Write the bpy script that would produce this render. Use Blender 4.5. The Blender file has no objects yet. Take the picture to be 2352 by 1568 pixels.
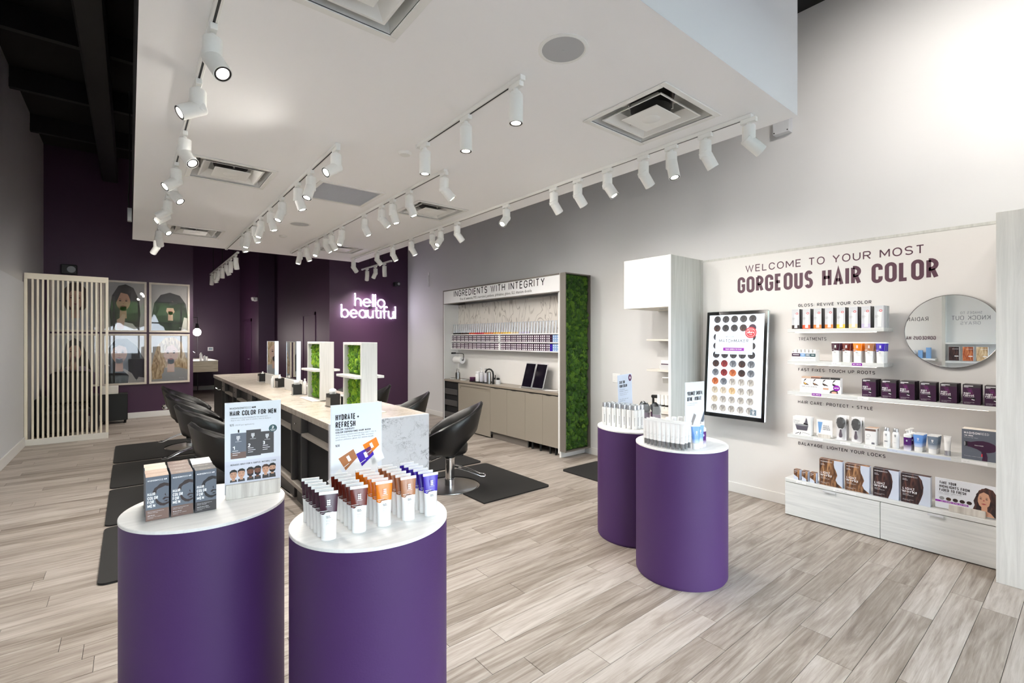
import bpy, math, random
from mathutils import Vector, Matrix
random.seed(7)
SC = bpy.context.scene
COL = SC.collection
R = math.radians

# ------------------------------------------------------------------ camera
FPX, HY, EYE = 1090.0, 778.0, 1.6          # focal length in photo pixels, horizon row, eye height
YAW = math.atan(878.0 / FPX)
FW = Vector((math.sin(YAW), math.cos(YAW))); RT = Vector((math.cos(YAW), -math.sin(YAW)))
cam = bpy.data.cameras.new('camera'); cam_o = bpy.data.objects.new('camera', cam); COL.objects.link(cam_o)
cam.sensor_width = 36.0; cam.lens = 36.0 * FPX / 2352.0; cam.shift_y = -(784.0 - HY) / 2352.0
cam.clip_start = 0.05; cam.clip_end = 200
cam_o.location = (0, 0, EYE); cam_o.rotation_euler = (R(90), 0, -YAW)
SC.camera = cam_o

# ------------------------------------------------------------------ world, light, exposure
W = bpy.data.worlds.new('world'); SC.world = W; W.use_nodes = True
wn = W.node_tree.nodes; wn['Background'].inputs[0].default_value = (0.80, 0.90, 1.0, 1); wn['Background'].inputs[1].default_value = 7.5
SPOT_W = 28.0
SPOT_COL = (1.0, 0.945, 0.875)
SC.view_settings.view_transform = 'Standard'; SC.view_settings.look = 'None'
SC.view_settings.exposure = 1.16; SC.view_settings.gamma = 1.0; SC.view_settings.use_curve_mapping = False
cy = SC.cycles
cy.max_bounces = 10; cy.diffuse_bounces = 5; cy.glossy_bounces = 4; cy.transmission_bounces = 6; cy.transparent_max_bounces = 8
cy.sample_clamp_indirect = 6.0; cy.caustics_reflective = False; cy.caustics_refractive = False
cy.use_light_tree = True

# key planes of the place (metres; the camera stands at x=0, y=0)
XL, XW, XD = -1.24, 4.99, 4.926       # left wall, right wall, face of the display panel
YS, YA, YH = -2.6, 12.25, 10.02       # shop front, portrait wall, neon wall
YB = 17.7                             # far wall of the back passage
ZC, ZS = 5.2, 3.05                    # open ceiling, underside of the dropped ceiling
SX0, SX1, SY0, SY1 = 0.03, 3.385, 1.24, 8.86
IX0, IX1, IY0, IY1, IZ = 1.245, 2.14, 3.87, 10.65, 0.915

def _d(u): return FW + (u - 1176.0) / FPX * RT
def GP(u, v, z=0.0):
    t = (EYE - z) * FPX / (v - HY); p = _d(u) * t; return (p.x, p.y)
def WX(u, v, X):
    e = _d(u); t = X / e.x; return (t * e.y, EYE - (v - HY) * t / FPX)
def WY(u, v, Y):
    e = _d(u); t = Y / e.y; return (t * e.x, EYE - (v - HY) * t / FPX)

# ------------------------------------------------------------------ materials
def lin(c):
    o = []
    for x in c[:3]:
        x = x / 255.0; o.append(x / 12.92 if x <= 0.04045 else ((x + 0.055) / 1.055) ** 2.4)
    return tuple(o) + (1.0,)
MT = {}
def C(name, rgb, rough=0.5, metal=0.0, emit=0.0, coat=0.0, spec=None, alpha=1.0, trans=0.0, ior=None):
    m = bpy.data.materials.new(name); m.use_nodes = True
    b = m.node_tree.nodes['Principled BSDF']; i = b.inputs
    i['Base Color'].default_value = lin(rgb); i['Roughness'].default_value = rough; i['Metallic'].default_value = metal
    if emit: i['Emission Color'].default_value = lin(rgb); i['Emission Strength'].default_value = emit
    if coat: i['Coat Weight'].default_value = coat; i['Coat Roughness'].default_value = 0.08
    if spec is not None: i['Specular IOR Level'].default_value = spec
    if trans: i['Transmission Weight'].default_value = trans
    if ior: i['IOR'].default_value = ior
    if alpha < 1: i['Alpha'].default_value = alpha
    MT[name] = m
    return m
def nodes(m):
    nt = m.node_tree; return nt, nt.nodes, nt.links, nt.nodes['Principled BSDF']
def ramp(nt, stops):
    r = nt.nodes.new('ShaderNodeValToRGB'); e = r.color_ramp.elements
    while len(e) < len(stops): e.new(0.5)
    for k, (p, c) in zip(e, stops): k.position = p; k.color = lin(c)
    return r
def N(nt, kind, **kw):
    n = nt.nodes.new('ShaderNode' + kind)
    for k, v in kw.items():
        if k in n.inputs: n.inputs[k].default_value = v
        else: setattr(n, k, v)
    return n
def grain(name, stops, scale, rough=0.45, detail=6.0, dist=0.6, bump=0.05, obj=True, coat=0.0):
    """long-fibred wood or laminate: noise stretched by per-axis scale"""
    m = C(name, (200, 200, 200), rough, coat=coat); nt, nn, L, b = nodes(m)
    tc = N(nt, 'TexCoord'); mp = N(nt, 'Mapping'); mp.inputs['Scale'].default_value = scale
    L.new(tc.outputs['Object' if obj else 'Generated'], mp.inputs[0])
    n1 = N(nt, 'TexNoise', Scale=1.0, Detail=detail, Roughness=0.65, Distortion=dist); L.new(mp.outputs[0], n1.inputs['Vector'])
    rp = ramp(nt, stops); L.new(n1.outputs[0], rp.inputs[0]); L.new(rp.outputs[0], b.inputs['Base Color'])
    bp = N(nt, 'Bump', Strength=bump, Distance=0.01); L.new(n1.outputs[0], bp.inputs['Height']); L.new(bp.outputs[0], b.inputs['Normal'])
    return m
def paint(name, rgb, rough=0.6, bump=0.04):
    m = C(name, rgb, rough); nt, nn, L, b = nodes(m)
    tc = N(nt, 'TexCoord'); n1 = N(nt, 'TexNoise', Scale=140.0, Detail=3.0); L.new(tc.outputs['Object'], n1.inputs['Vector'])
    bp = N(nt, 'Bump', Strength=bump, Distance=0.004); L.new(n1.outputs[0], bp.inputs['Height']); L.new(bp.outputs[0], b.inputs['Normal'])
    return m
# paints
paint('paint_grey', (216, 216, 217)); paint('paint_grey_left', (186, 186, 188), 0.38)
paint('paint_white', (226, 226, 224)); paint('paint_purple', (64, 34, 62), 0.5)
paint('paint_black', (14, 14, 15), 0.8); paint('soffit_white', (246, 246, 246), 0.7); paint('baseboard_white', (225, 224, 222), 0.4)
paint('panel_white', (226, 224, 222), 0.5)
paint('pedestal_purple', (66, 34, 88), 0.55, 0.08)
# floor planks
def floor_mat():
    m = C('vinyl_plank', (190, 178, 165), 0.42); nt, nn, L, b = nodes(m)
    tc = N(nt, 'NewGeometry'); oi = N(nt, 'ObjectInfo')
    rnd = N(nt, 'Math', operation='ADD'); L.new(oi.outputs['Random'], rnd.inputs[0]); L.new(tc.outputs['Random Per Island'], rnd.inputs[1])
    fr = N(nt, 'Math', operation='FRACT'); L.new(rnd.outputs[0], fr.inputs[0])
    off = N(nt, 'Math', operation='MULTIPLY'); off.inputs[1].default_value = 37.0; L.new(fr.outputs[0], off.inputs[0])
    cmb = N(nt, 'CombineXYZ'); L.new(off.outputs[0], cmb.inputs[0]); L.new(off.outputs[0], cmb.inputs[2])
    add = N(nt, 'VectorMath', operation='ADD'); L.new(tc.outputs['Position'], add.inputs[0]); L.new(cmb.outputs[0], add.inputs[1])
    mp = N(nt, 'Mapping'); mp.inputs['Scale'].default_value = (0.9, 9.0, 1.0); L.new(add.outputs[0], mp.inputs[0])
    big = N(nt, 'TexNoise', Scale=1.4, Detail=5.0, Roughness=0.6, Distortion=1.6); L.new(mp.outputs[0], big.inputs['Vector'])
    mp2 = N(nt, 'Mapping'); mp2.inputs['Scale'].default_value = (2.0, 46.0, 1.0); L.new(add.outputs[0], mp2.inputs[0])
    fine = N(nt, 'TexNoise', Scale=1.5, Detail=6.0, Roughness=0.7, Distortion=0.8); L.new(mp2.outputs[0], fine.inputs['Vector'])
    mx = N(nt, 'Mix', data_type='FLOAT'); mx.inputs[0].default_value = 0.42; L.new(big.outputs[0], mx.inputs[2]); L.new(fine.outputs[0], mx.inputs[3])
    # per-plank tone
    tone = N(nt, 'MapRange'); tone.inputs[3].default_value = -0.085; tone.inputs[4].default_value = 0.075; L.new(fr.outputs[0], tone.inputs[0])
    s = N(nt, 'Math', operation='ADD'); L.new(mx.outputs[0], s.inputs[0]); L.new(tone.outputs[0], s.inputs[1])
    rp = ramp(nt, [(0.27, (104, 92, 83)), (0.41, (137, 126, 116)), (0.53, (164, 154, 145)), (0.64, (182, 174, 166)), (0.8, (196, 189, 182))])
    L.new(s.outputs[0], rp.inputs[0]); L.new(rp.outputs[0], b.inputs['Base Color'])
    rr = N(nt, 'MapRange'); rr.inputs[3].default_value = 0.34; rr.inputs[4].default_value = 0.52; L.new(fine.outputs[0], rr.inputs[0]); L.new(rr.outputs[0], b.inputs['Roughness'])
    bp = N(nt, 'Bump', Strength=0.12, Distance=0.002); L.new(fine.outputs[0], bp.inputs['Height']); L.new(bp.outputs[0], b.inputs['Normal'])
floor_mat()
grain('white_wood', [(0.3, (212, 211, 207)), (0.5, (224, 222, 218)), (0.7, (233, 232, 228))], (34, 34, 1.6), 0.5)
grain('white_wood_h', [(0.3, (202, 204, 204)), (0.5, (218, 220, 219)), (0.7, (230, 231, 230))], (34, 1.6, 40), 0.45)
grain('grey_wood', [(0.3, (186, 186, 181)), (0.5, (199, 199, 194)), (0.7, (210, 209, 205))], (30, 30, 1.4), 0.5)
grain('cream_wood', [(0.3, (228, 223, 213)), (0.5, (235, 231, 223)), (0.7, (241, 238, 231))], (30, 30, 1.5), 0.5)
grain('block_wood', [(0.3, (178, 172, 166)), (0.5, (206, 201, 194)), (0.7, (222, 219, 212))], (40, 40, 3.0), 0.5)
grain('pedestal_top', [(0.3, (222, 222, 220)), (0.5, (234, 234, 232)), (0.7, (242, 242, 240))], (2.5, 36, 3), 0.45)
grain('vanity_wood', [(0.3, (176, 160, 136)), (0.5, (204, 190, 166)), (0.7, (222, 210, 190))], (2.2, 30, 30), 0.5)
grain('frame_wood', [(0.3, (196, 184, 170)), (0.7, (214, 204, 192))], (10, 10, 10), 0.45)
def marble(name, base, vein, scale, thresh, rough, stretch=(1, 1, 1), blot=0.5):
    m = C(name, base, rough); nt, nn, L, b = nodes(m)
    tc = N(nt, 'TexCoord'); mp = N(nt, 'Mapping'); mp.inputs['Scale'].default_value = stretch; L.new(tc.outputs['Object'], mp.inputs[0])
    wob = N(nt, 'TexNoise', Scale=scale * 0.8, Detail=5.0, Roughness=0.6); L.new(mp.outputs[0], wob.inputs['Vector'])
    sc = N(nt, 'VectorMath', operation='SCALE'); sc.inputs['Scale'].default_value = 0.55; L.new(wob.outputs['Color'], sc.inputs[0])
    ad = N(nt, 'VectorMath', operation='ADD'); L.new(mp.outputs[0], ad.inputs[0]); L.new(sc.outputs[0], ad.inputs[1])
    rn = N(nt, 'TexNoise', Scale=scale * .9, Detail=9.0, Roughness=0.62, Distortion=1.4); L.new(ad.outputs[0], rn.inputs['Vector'])
    sb = N(nt, 'Math', operation='SUBTRACT'); sb.inputs[1].default_value = .5; L.new(rn.outputs[0], sb.inputs[0]); vo = N(nt, 'Math', operation='ABSOLUTE'); L.new(sb.outputs[0], vo.inputs[0])
    n2 = N(nt, 'TexNoise', Scale=scale, Detail=4.0); L.new(mp.outputs[0], n2.inputs['Vector'])
    r1 = ramp(nt, [(0.0, (255, 255, 255)), (thresh, (90, 90, 90)), (thresh * 3, (0, 0, 0))]); L.new(vo.outputs[0], r1.inputs[0])
    r2 = ramp(nt, [(0.42, (30, 30, 30)), (0.60, (255, 255, 255))]); L.new(n2.outputs[0], r2.inputs[0])
    mul = N(nt, 'Math', operation='MULTIPLY'); L.new(r1.outputs[0], mul.inputs[0]); L.new(r2.outputs[0], mul.inputs[1])
    n3 = N(nt, 'TexNoise', Scale=scale * 2.2, Detail=7.0, Roughness=0.7); L.new(ad.outputs[0], n3.inputs['Vector'])
    r3 = ramp(nt, [(0.52, (0, 0, 0)), (0.75, (150, 150, 150))]); L.new(n3.outputs[0], r3.inputs[0])
    m3 = N(nt, 'Math', operation='MULTIPLY'); m3.inputs[1].default_value = blot; L.new(r3.outputs[0], m3.inputs[0])
    sm = N(nt, 'Math', operation='ADD', use_clamp=True); L.new(mul.outputs[0], sm.inputs[0]); L.new(m3.outputs[0], sm.inputs[1])
    mx = N(nt, 'Mix', data_type='RGBA'); mx.inputs[6].default_value = lin(base); mx.inputs[7].default_value = lin(vein)
    L.new(sm.outputs[0], mx.inputs[0]); L.new(mx.outputs[2], b.inputs['Base Color'])
marble('marble_face', (202, 204, 209), (80, 84, 94), 3.6, 0.012, 0.3, blot=0.8)
marble('marble_top', (192, 182, 170), (116, 104, 95), 5.0, 0.02, 0.25, (1.0, 2.6, 1.0), 0.9)
def topo():
    m = C('topo_print', (214, 209, 203), 0.6); nt, nn, L, b = nodes(m)
    tc = N(nt, 'TexCoord'); mp = N(nt, 'Mapping'); mp.inputs['Scale'].default_value = (2.2, 2.2, 1.0); L.new(tc.outputs['Object'], mp.inputs[0])
    n1 = N(nt, 'TexNoise', Scale=1.7, Detail=2.0, Distortion=1.2); L.new(mp.outputs[0], n1.inputs['Vector'])
    mu = N(nt, 'Math', operation='MULTIPLY'); mu.inputs[1].default_value = 7.5; L.new(n1.outputs[0], mu.inputs[0])
    pp = N(nt, 'Math', operation='PINGPONG'); pp.inputs[1].default_value = 0.5; L.new(mu.outputs[0], pp.inputs[0])
    rp = ramp(nt, [(0.0, (166, 160, 154)), (0.06, (190, 184, 178)), (0.14, (221, 216, 210))]); L.new(pp.outputs[0], rp.inputs[0]); L.new(rp.outputs[0], b.inputs['Base Color'])
topo()
def moss_mat(name, dark, mid, lite):
    m = C(name, mid, 0.85); nt, nn, L, b = nodes(m)
    g = N(nt, 'NewGeometry'); tc = N(nt, 'TexCoord'); n1 = N(nt, 'TexNoise', Scale=70.0, Detail=4.0); L.new(tc.outputs['Object'], n1.inputs['Vector'])
    mx = N(nt, 'Mix', data_type='FLOAT'); mx.inputs[0].default_value = 0.55; L.new(g.outputs['Random Per Island'], mx.inputs[2]); L.new(n1.outputs[0], mx.inputs[3])
    rp = ramp(nt, [(0.2, dark), (0.5, mid), (0.82, lite)]); L.new(mx.outputs[0], rp.inputs[0]); L.new(rp.outputs[0], b.inputs['Base Color'])
    n2 = N(nt, 'TexNoise', Scale=240.0, Detail=2.0); L.new(tc.outputs['Object'], n2.inputs['Vector'])
    bp = N(nt, 'Bump', Strength=0.9, Distance=0.006); L.new(n2.outputs[0], bp.inputs['Height']); L.new(bp.outputs[0], b.inputs['Normal'])
moss_mat('moss_deep', (16, 42, 8), (46, 88, 16), (98, 134, 30)); moss_mat('moss_bright', (30, 72, 10), (98, 150, 22), (166, 198, 44))
# plain ones
for a in (
    ('white', (236, 236, 236), .45), ('white_gloss', (240, 240, 240), .22), ('white_metal', (232, 232, 228), .4), ('paper', (226, 230, 238), .6),
    ('card_white', (238, 238, 240), .6), ('black', (16, 16, 17), .5), ('black_gloss', (10, 10, 11), .12), ('ink', (28, 24, 30), .6),
    ('ink_grey', (120, 122, 128), .6), ('ink_plum', (84, 48, 66), .5), ('ink_white', (244, 244, 246), .5), ('mat_rubber', (26, 25, 24), .75),
    ('leather', (22, 21, 21), .36), ('cab_grey', (146, 138, 127), .45), ('cab_dark', (72, 70, 70), .5), ('cab_frame', (112, 106, 100), .45),
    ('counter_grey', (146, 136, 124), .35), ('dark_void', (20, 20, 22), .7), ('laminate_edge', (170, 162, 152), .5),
    ('glass_dark', (20, 16, 26), .08), ('plum', (88, 34, 78), .4), ('plum_dark', (58, 24, 56), .35), ('violet', (146, 26, 170), .4),
    ('grey_slate', (98, 104, 116), .45), ('box_brown', (112, 88, 80), .45), ('box_brown2', (122, 96, 86), .45), ('box_dark', (62, 58, 60), .45), ('box_tan', (196, 168, 148), .5), ('box_cream', (222, 208, 190), .5),
    ('hair_black', (28, 24, 26), .5), ('hair_brown', (70, 46, 36), .5), ('hair_dbrown', (46, 30, 28), .5), ('hair_lbrown', (150, 108, 74), .5), ('hair_blonde', (192, 168, 134), .55), ('hair_grey', (186, 182, 176), .55),
    ('skin', (206, 158, 132), .55), ('skin_d', (120, 78, 58), .55), ('skin_l', (222, 182, 160), .55), ('lips', (168, 78, 78), .5), ('brow', (60, 42, 38), .6),
    ('shirt_black', (34, 34, 40), .7), ('shirt_grey', (178, 178, 182), .7), ('shirt_lilac', (150, 134, 150), .7), ('art_bg', (182, 178, 176), .6),
    ('tube_aubergine', (62, 26, 44), .2), ('tube_brown', (104, 32, 18), .2), ('tube_orange', (236, 128, 20), .2), ('tube_caramel', (172, 116, 80), .2), ('tube_violet', (66, 44, 172), .2),
    ('sky_blue', (120, 164, 214), .35), ('grey_blue', (122, 138, 152), .35), ('pale_blue', (206, 214, 230), .4), ('teal', (44, 78, 84), .4), ('red', (206, 44, 60), .4), ('cream', (236, 226, 206), .5),
    ('orange', (232, 130, 60), .4), ('red_orange', (222, 84, 44), .4), ('amber', (238, 178, 60), .4), ('gold', (242, 200, 70), .4), ('lavender', (196, 188, 214), .4), ('sand', (226, 206, 160), .4),
    ('asphalt', (96, 96, 98), .8), ('leaf', (84, 118, 56), .7), ('bark', (80, 64, 50), .8), ('car_blue', (44, 96, 180), .2), ('pale_grey', (206, 208, 212), .5), ('bone', (224, 220, 212), .5), ('mid_grey', (150, 152, 156), .5), ('speaker_grey', (178, 180, 182), .7),
): C(*a)
C('chrome', (214, 214, 216), .09, 1.0); C('steel', (176, 174, 172), .28, 1.0); C('silver', (206, 208, 212), .3, 1.0); C('mirror', (246, 248, 248), .01, 1.0); C('brass', (190, 160, 110), .3, 1.0)
C('tube_silver', (200, 204, 210), .3, .55); C('lens', (255, 246, 228), .3, emit=26.0); C('neon', (246, 236, 255), .3, emit=5.0); C('bulb', (255, 244, 236), .3, emit=14.0); C('led', (255, 240, 226), .3, emit=5.0)
C('screen_white', (206, 222, 236), .3, emit=0.5); C('glass', (255, 255, 255), .02, trans=1.0, ior=1.45)
C('pale_lilac', (218, 220, 234), .6); C('clear_film', (250, 250, 252), .05, alpha=.05); C('acrylic', (250, 250, 252), .05, alpha=.14); C('acrylic_white', (240, 242, 246), .12, alpha=.55)
C('fan_black', (12, 12, 13), .6)
def picture_glass():
    m = C('picture_glass', (255, 255, 255), .02); nt, nn, L, b = nodes(m)
    tr = N(nt, 'BsdfTransparent'); gl = N(nt, 'BsdfGlossy'); gl.inputs['Roughness'].default_value = 0.015
    fr = N(nt, 'Fresnel', IOR=1.38); mx = N(nt, 'MixShader'); L.new(fr.outputs[0], mx.inputs[0]); L.new(tr.outputs[0], mx.inputs[1]); L.new(gl.outputs[0], mx.inputs[2])
    out = [n for n in nn if n.type == 'OUTPUT_MATERIAL'][0]; L.new(mx.outputs[0], out.inputs[0])
picture_glass()
def ombre(name, top, bottom, z0, z1, rough=.25):
    """print that fades from one colour to another up the object"""
    m = C(name, top, rough); nt, nn, L, b = nodes(m)
    tc = N(nt, 'TexCoord'); sp = N(nt, 'SeparateXYZ'); L.new(tc.outputs['Object'], sp.inputs[0])
    mr = N(nt, 'MapRange'); mr.inputs[1].default_value = z0; mr.inputs[2].default_value = z1; L.new(sp.outputs[2], mr.inputs[0])
    rp = ramp(nt, [(0.0, bottom), (1.0, top)]); L.new(mr.outputs[0], rp.inputs[0]); L.new(rp.outputs[0], b.inputs['Base Color'])
ombre('fade_blue', (104, 152, 222), (236, 240, 248), .02, .07); ombre('fade_grey', (112, 126, 144), (236, 238, 244), .02, .07); ombre('fade_plum', (84, 30, 110), (236, 232, 246), .005, .045)
def strands(name, dark, mid, lite):
    m = C(name, mid, .45); nt, nn, L, b = nodes(m)
    tc = N(nt, 'TexCoord'); mp = N(nt, 'Mapping'); mp.inputs['Scale'].default_value = (26, 26, 5); mp.inputs['Rotation'].default_value = (0, .35, 0); L.new(tc.outputs['Object'], mp.inputs[0])
    n1 = N(nt, 'TexNoise', Scale=1.6, Detail=4.0, Distortion=1.1); L.new(mp.outputs[0], n1.inputs['Vector'])
    rp = ramp(nt, [(.32, dark), (.5, mid), (.68, lite)]); L.new(n1.outputs[0], rp.inputs[0]); L.new(rp.outputs[0], b.inputs['Base Color'])
strands('strand_brown', (54, 34, 26), (110, 76, 54), (186, 140, 98)); strands('strand_dark', (26, 18, 20), (48, 32, 34), (96, 62, 54)); strands('strand_blonde', (150, 118, 84), (204, 172, 130), (236, 214, 178))
strands('strand_grey', (96, 92, 92), (168, 164, 160), (226, 224, 220)); strands('strand_black', (14, 13, 16), (34, 32, 38), (84, 82, 90)); strands('strand_pale', (118, 104, 92), (196, 184, 166), (228, 220, 206)); strands('strand_red', (70, 16, 22), (120, 30, 40), (170, 70, 70)); strands('strand_copper', (104, 44, 20), (176, 88, 48), (222, 146, 96)); strands('strand_steel', (50, 54, 62), (96, 102, 112), (160, 166, 176))

# ------------------------------------------------------------------ mesh building
class MB:
    def __init__(s): s.v = []; s.f = []; s.m = []; s.T = None
    def add(s, vs, fs, mi=0):
        o = len(s.v)
        if s.T is not None: vs = [tuple(s.T @ Vector(p)) for p in vs]
        s.v += [tuple(p) for p in vs]; s.f += [tuple(i + o for i in q) for q in fs]; s.m += [mi] * len(fs)
        return s
    def box(s, x0, x1, y0, y1, z0, z1, mi=0, b=0.0):
        if x0 > x1: x0, x1 = x1, x0
        if y0 > y1: y0, y1 = y1, y0
        if z0 > z1: z0, z1 = z1, z0
        if b <= 0:
            return s.add([(x0, y0, z0), (x1, y0, z0), (x1, y1, z0), (x0, y1, z0), (x0, y0, z1), (x1, y0, z1), (x1, y1, z1), (x0, y1, z1)],
                         [(3, 2, 1, 0), (4, 5, 6, 7), (0, 1, 5, 4), (1, 2, 6, 5), (2, 3, 7, 6), (3, 0, 4, 7)], mi)
        b = min(b, (x1 - x0) * .49, (y1 - y0) * .49, (z1 - z0) * .49)
        X = (x0, x1); Y = (y0, y1); Z = (z0, z1); sg = (1, -1); vs = []; ix = {}
        for i in (0, 1):
            for j in (0, 1):
                for k in (0, 1):
                    for ax in range(3):
                        p = [X[i], Y[j], Z[k]]; d = (sg[i] * b, sg[j] * b, sg[k] * b)
                        for a in range(3):
                            if a != ax: p[a] += d[a]
                        ix[i, j, k, ax] = len(vs); vs.append(tuple(p))
        fs = []
        for ax in range(3):
            for e in (0, 1):
                q = []
                for (p, r) in ((0, 0), (1, 0), (1, 1), (0, 1)):
                    t = [0, 0, 0]; t[ax] = e; t[(ax + 1) % 3] = p; t[(ax + 2) % 3] = r
                    q.append(ix[t[0], t[1], t[2], ax])
                fs.append(tuple(q) if e else tuple(q[::-1]))
        for ax in range(3):
            a1, a2 = (ax + 1) % 3, (ax + 2) % 3
            for p in (0, 1):
                for r in (0, 1):
                    t0 = [0, 0, 0]; t1 = [0, 0, 0]; t0[ax] = 0; t1[ax] = 1
                    for t in (t0, t1): t[a1] = p; t[a2] = r
                    q = [ix[t0[0], t0[1], t0[2], a1], ix[t1[0], t1[1], t1[2], a1], ix[t1[0], t1[1], t1[2], a2], ix[t0[0], t0[1], t0[2], a2]]
                    fs.append(tuple(q) if (p == r) == False else tuple(q[::-1]))
        for i in (0, 1):
            for j in (0, 1):
                for k in (0, 1):
                    q = (ix[i, j, k, 0], ix[i, j, k, 1], ix[i, j, k, 2])
                    fs.append(q if (i + j + k) % 2 else q[::-1])
        return s.add(vs, fs, mi)
    def lathe(s, prof, c=(0, 0, 0), n=24, mi=0, sx=1.0, sy=1.0, a0=0.0, cap=True):
        vs = []; fs = []
        for (r, z) in prof:
            for k in range(n):
                a = a0 + 2 * math.pi * k / n; vs.append((c[0] + r * sx * math.cos(a), c[1] + r * sy * math.sin(a), c[2] + z))
        for i in range(len(prof) - 1):
            for k in range(n):
                k2 = (k + 1) % n; fs.append((i * n + k, i * n + k2, (i + 1) * n + k2, (i + 1) * n + k))
        if cap and prof[0][0] > 1e-6: fs.append(tuple(range(n))[::-1])
        if cap and prof[-1][0] > 1e-6: fs.append(tuple(range((len(prof) - 1) * n, len(prof) * n)))
        return s.add(vs, fs, mi)
    def rod(s, p, q, r, n=12, mi=0, r2=None):
        """cylinder or cone between two points"""
        p = Vector(p); q = Vector(q); d = (q - p); L = d.length; M = Matrix.Translation(p) @ d.to_track_quat('Z', 'Y').to_matrix().to_4x4()
        o = s.T; s.T = (o @ M) if o is not None else M
        s.lathe([(r, 0), (r if r2 is None else r2, L)], n=n, mi=mi); s.T = o
        return s
    def tube(s, pts, r, n=8, mi=0, closed=False):
        pts = [Vector(p) for p in pts]; m = len(pts); vs = []; fs = []; up = None
        for i, p in enumerate(pts):
            a = pts[i - 1] if (i or closed) else p; b2 = pts[(i + 1) % m] if (i < m - 1 or closed) else p
            t = (b2 - a).normalized()
            if up is None:
                up = t.orthogonal().normalized()
            up = (up - t * up.dot(t)); up = up.normalized() if up.length > 1e-6 else t.orthogonal().normalized()
            w = t.cross(up)
            for k in range(n):
                g = 2 * math.pi * k / n; vs.append(tuple(p + (up * math.cos(g) + w * math.sin(g)) * r))
        for i in range(m if closed else m - 1):
            j = (i + 1) % m
            for k in range(n):
                k2 = (k + 1) % n; fs.append((i * n + k, i * n + k2, j * n + k2, j * n + k))
        if not closed: fs += [tuple(range(n))[::-1], tuple(range((m - 1) * n, m * n))]
        return s.add(vs, fs, mi)
    def loft(s, rings, mi=0, cap=True, closed=True):
        n = len(rings[0]); vs = [p for r in rings for p in r]; fs = []
        for i in range(len(rings) - 1):
            for k in range(n if closed else n - 1):
                k2 = (k + 1) % n; fs.append((i * n + k, i * n + k2, (i + 1) * n + k2, (i + 1) * n + k))
        if cap and closed: fs += [tuple(range(n))[::-1], tuple(range((len(rings) - 1) * n, len(rings) * n))]
        return s.add(vs, fs, mi)
    def prism(s, pts, z0, z1, mi=0):
        """upright prism over a counter-clockwise floor outline"""
        n = len(pts); vs = [(x, y, z0) for x, y in pts] + [(x, y, z1) for x, y in pts]
        fs = [tuple(range(n))[::-1], tuple(range(n, 2 * n))] + [(k, (k + 1) % n, n + (k + 1) % n, n + k) for k in range(n)]
        return s.add(vs, fs, mi)
    def flat(s, pts, y=0.0, mi=0, ox=0.0, oz=0.0, sc=1.0):
        """flat print: outline in (x right, z up) on a surface that faces -y"""
        a = sum(pts[k][0] * pts[(k + 1) % len(pts)][1] - pts[(k + 1) % len(pts)][0] * pts[k][1] for k in range(len(pts)))
        if a < 0: pts = pts[::-1]
        return s.add([(ox + x * sc, y, oz + z * sc) for x, z in pts], [tuple(range(len(pts)))], mi)
    def rect(s, x0, x1, z0, z1, y=0.0, mi=0): return s.flat([(x0, z0), (x1, z0), (x1, z1), (x0, z1)], y, mi)
    def disc(s, x, z, rx, rz=None, y=0.0, mi=0, n=20):
        rz = rz or rx; return s.flat([(x + rx * math.cos(2 * math.pi * k / n), z + rz * math.sin(2 * math.pi * k / n)) for k in range(n)], y, mi)
    def glyphs(s, g, ox, oz, y, mi=0):
        return s.add([(ox + x, y, oz + z) for x, z in g[0]], g[1], mi)
    def mesh(s, name, mats, smooth=True, angle=35):
        me = bpy.data.meshes.new(name); me.from_pydata(s.v, [], s.f)
        for m in mats: me.materials.append(MT[m])
        me.polygons.foreach_set('material_index', s.m)
        if smooth and s.f:
            me.polygons.foreach_set('use_smooth', [True] * len(s.f)); me.set_sharp_from_angle(angle=R(angle))
        me.update(); return me
    def build(s, name, mats, parent=None, loc=(0, 0, 0), rz=0.0, rot=None, smooth=True, angle=35):
        if isinstance(mats, str): mats = (mats,)
        o = bpy.data.objects.new(name, s.mesh(name, mats, smooth, angle)); COL.objects.link(o)
        o.location = loc; o.rotation_euler = rot if rot else (0, 0, rz); o.parent = parent
        return o
def tag(o, label=None, cat=None, group=None, kind=None):
    if label: o['label'] = label
    if cat: o['category'] = cat
    if group: o['group'] = group
    if kind: o['kind'] = kind
    return o
def struct(o): o['kind'] = 'structure'; return o
def thing(name, label, cat, loc=(0, 0, 0), rz=0.0, group=None):
    o = bpy.data.objects.new(name, None); COL.objects.link(o); o.empty_display_size = .1
    o.location = loc; o.rotation_euler = (0, 0, rz); return tag(o, label, cat, group)
KIDS = {}
def dup(root, loc=None, rz=None, label=None, group=None):
    def cp(o, par):
        c = o.copy(); COL.objects.link(c); c.parent = par
        for ch in [x for x in list(bpy.data.objects) if x.parent == o] if o.name not in KIDS else KIDS[o.name]: cp(ch, c)
        return c
    if root.name not in KIDS:
        def reg(o):
            k = list(o.children); KIDS[o.name] = k
            for x in k: reg(x)
        reg(root)
    c = cp(root, root.parent)
    if loc is not None: c.location = loc
    if rz is not None: c.rotation_euler = (0, 0, rz)
    if label: c['label'] = label
    if group: c['group'] = group
    return c
ORD = ('first second third fourth fifth sixth seventh eighth ninth tenth eleventh twelfth thirteenth fourteenth fifteenth sixteenth '
       'seventeenth eighteenth nineteenth twentieth').split()
def nth(k):
    if k < 20: return ORD[k]
    t = ('twenty', 'thirty', 'forty', 'fifty')[(k + 1) // 10 - 2]; r = (k + 1) % 10
    return (t + '-' + ORD[r - 1]) if r else t[:-1] + 'ieth'

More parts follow.
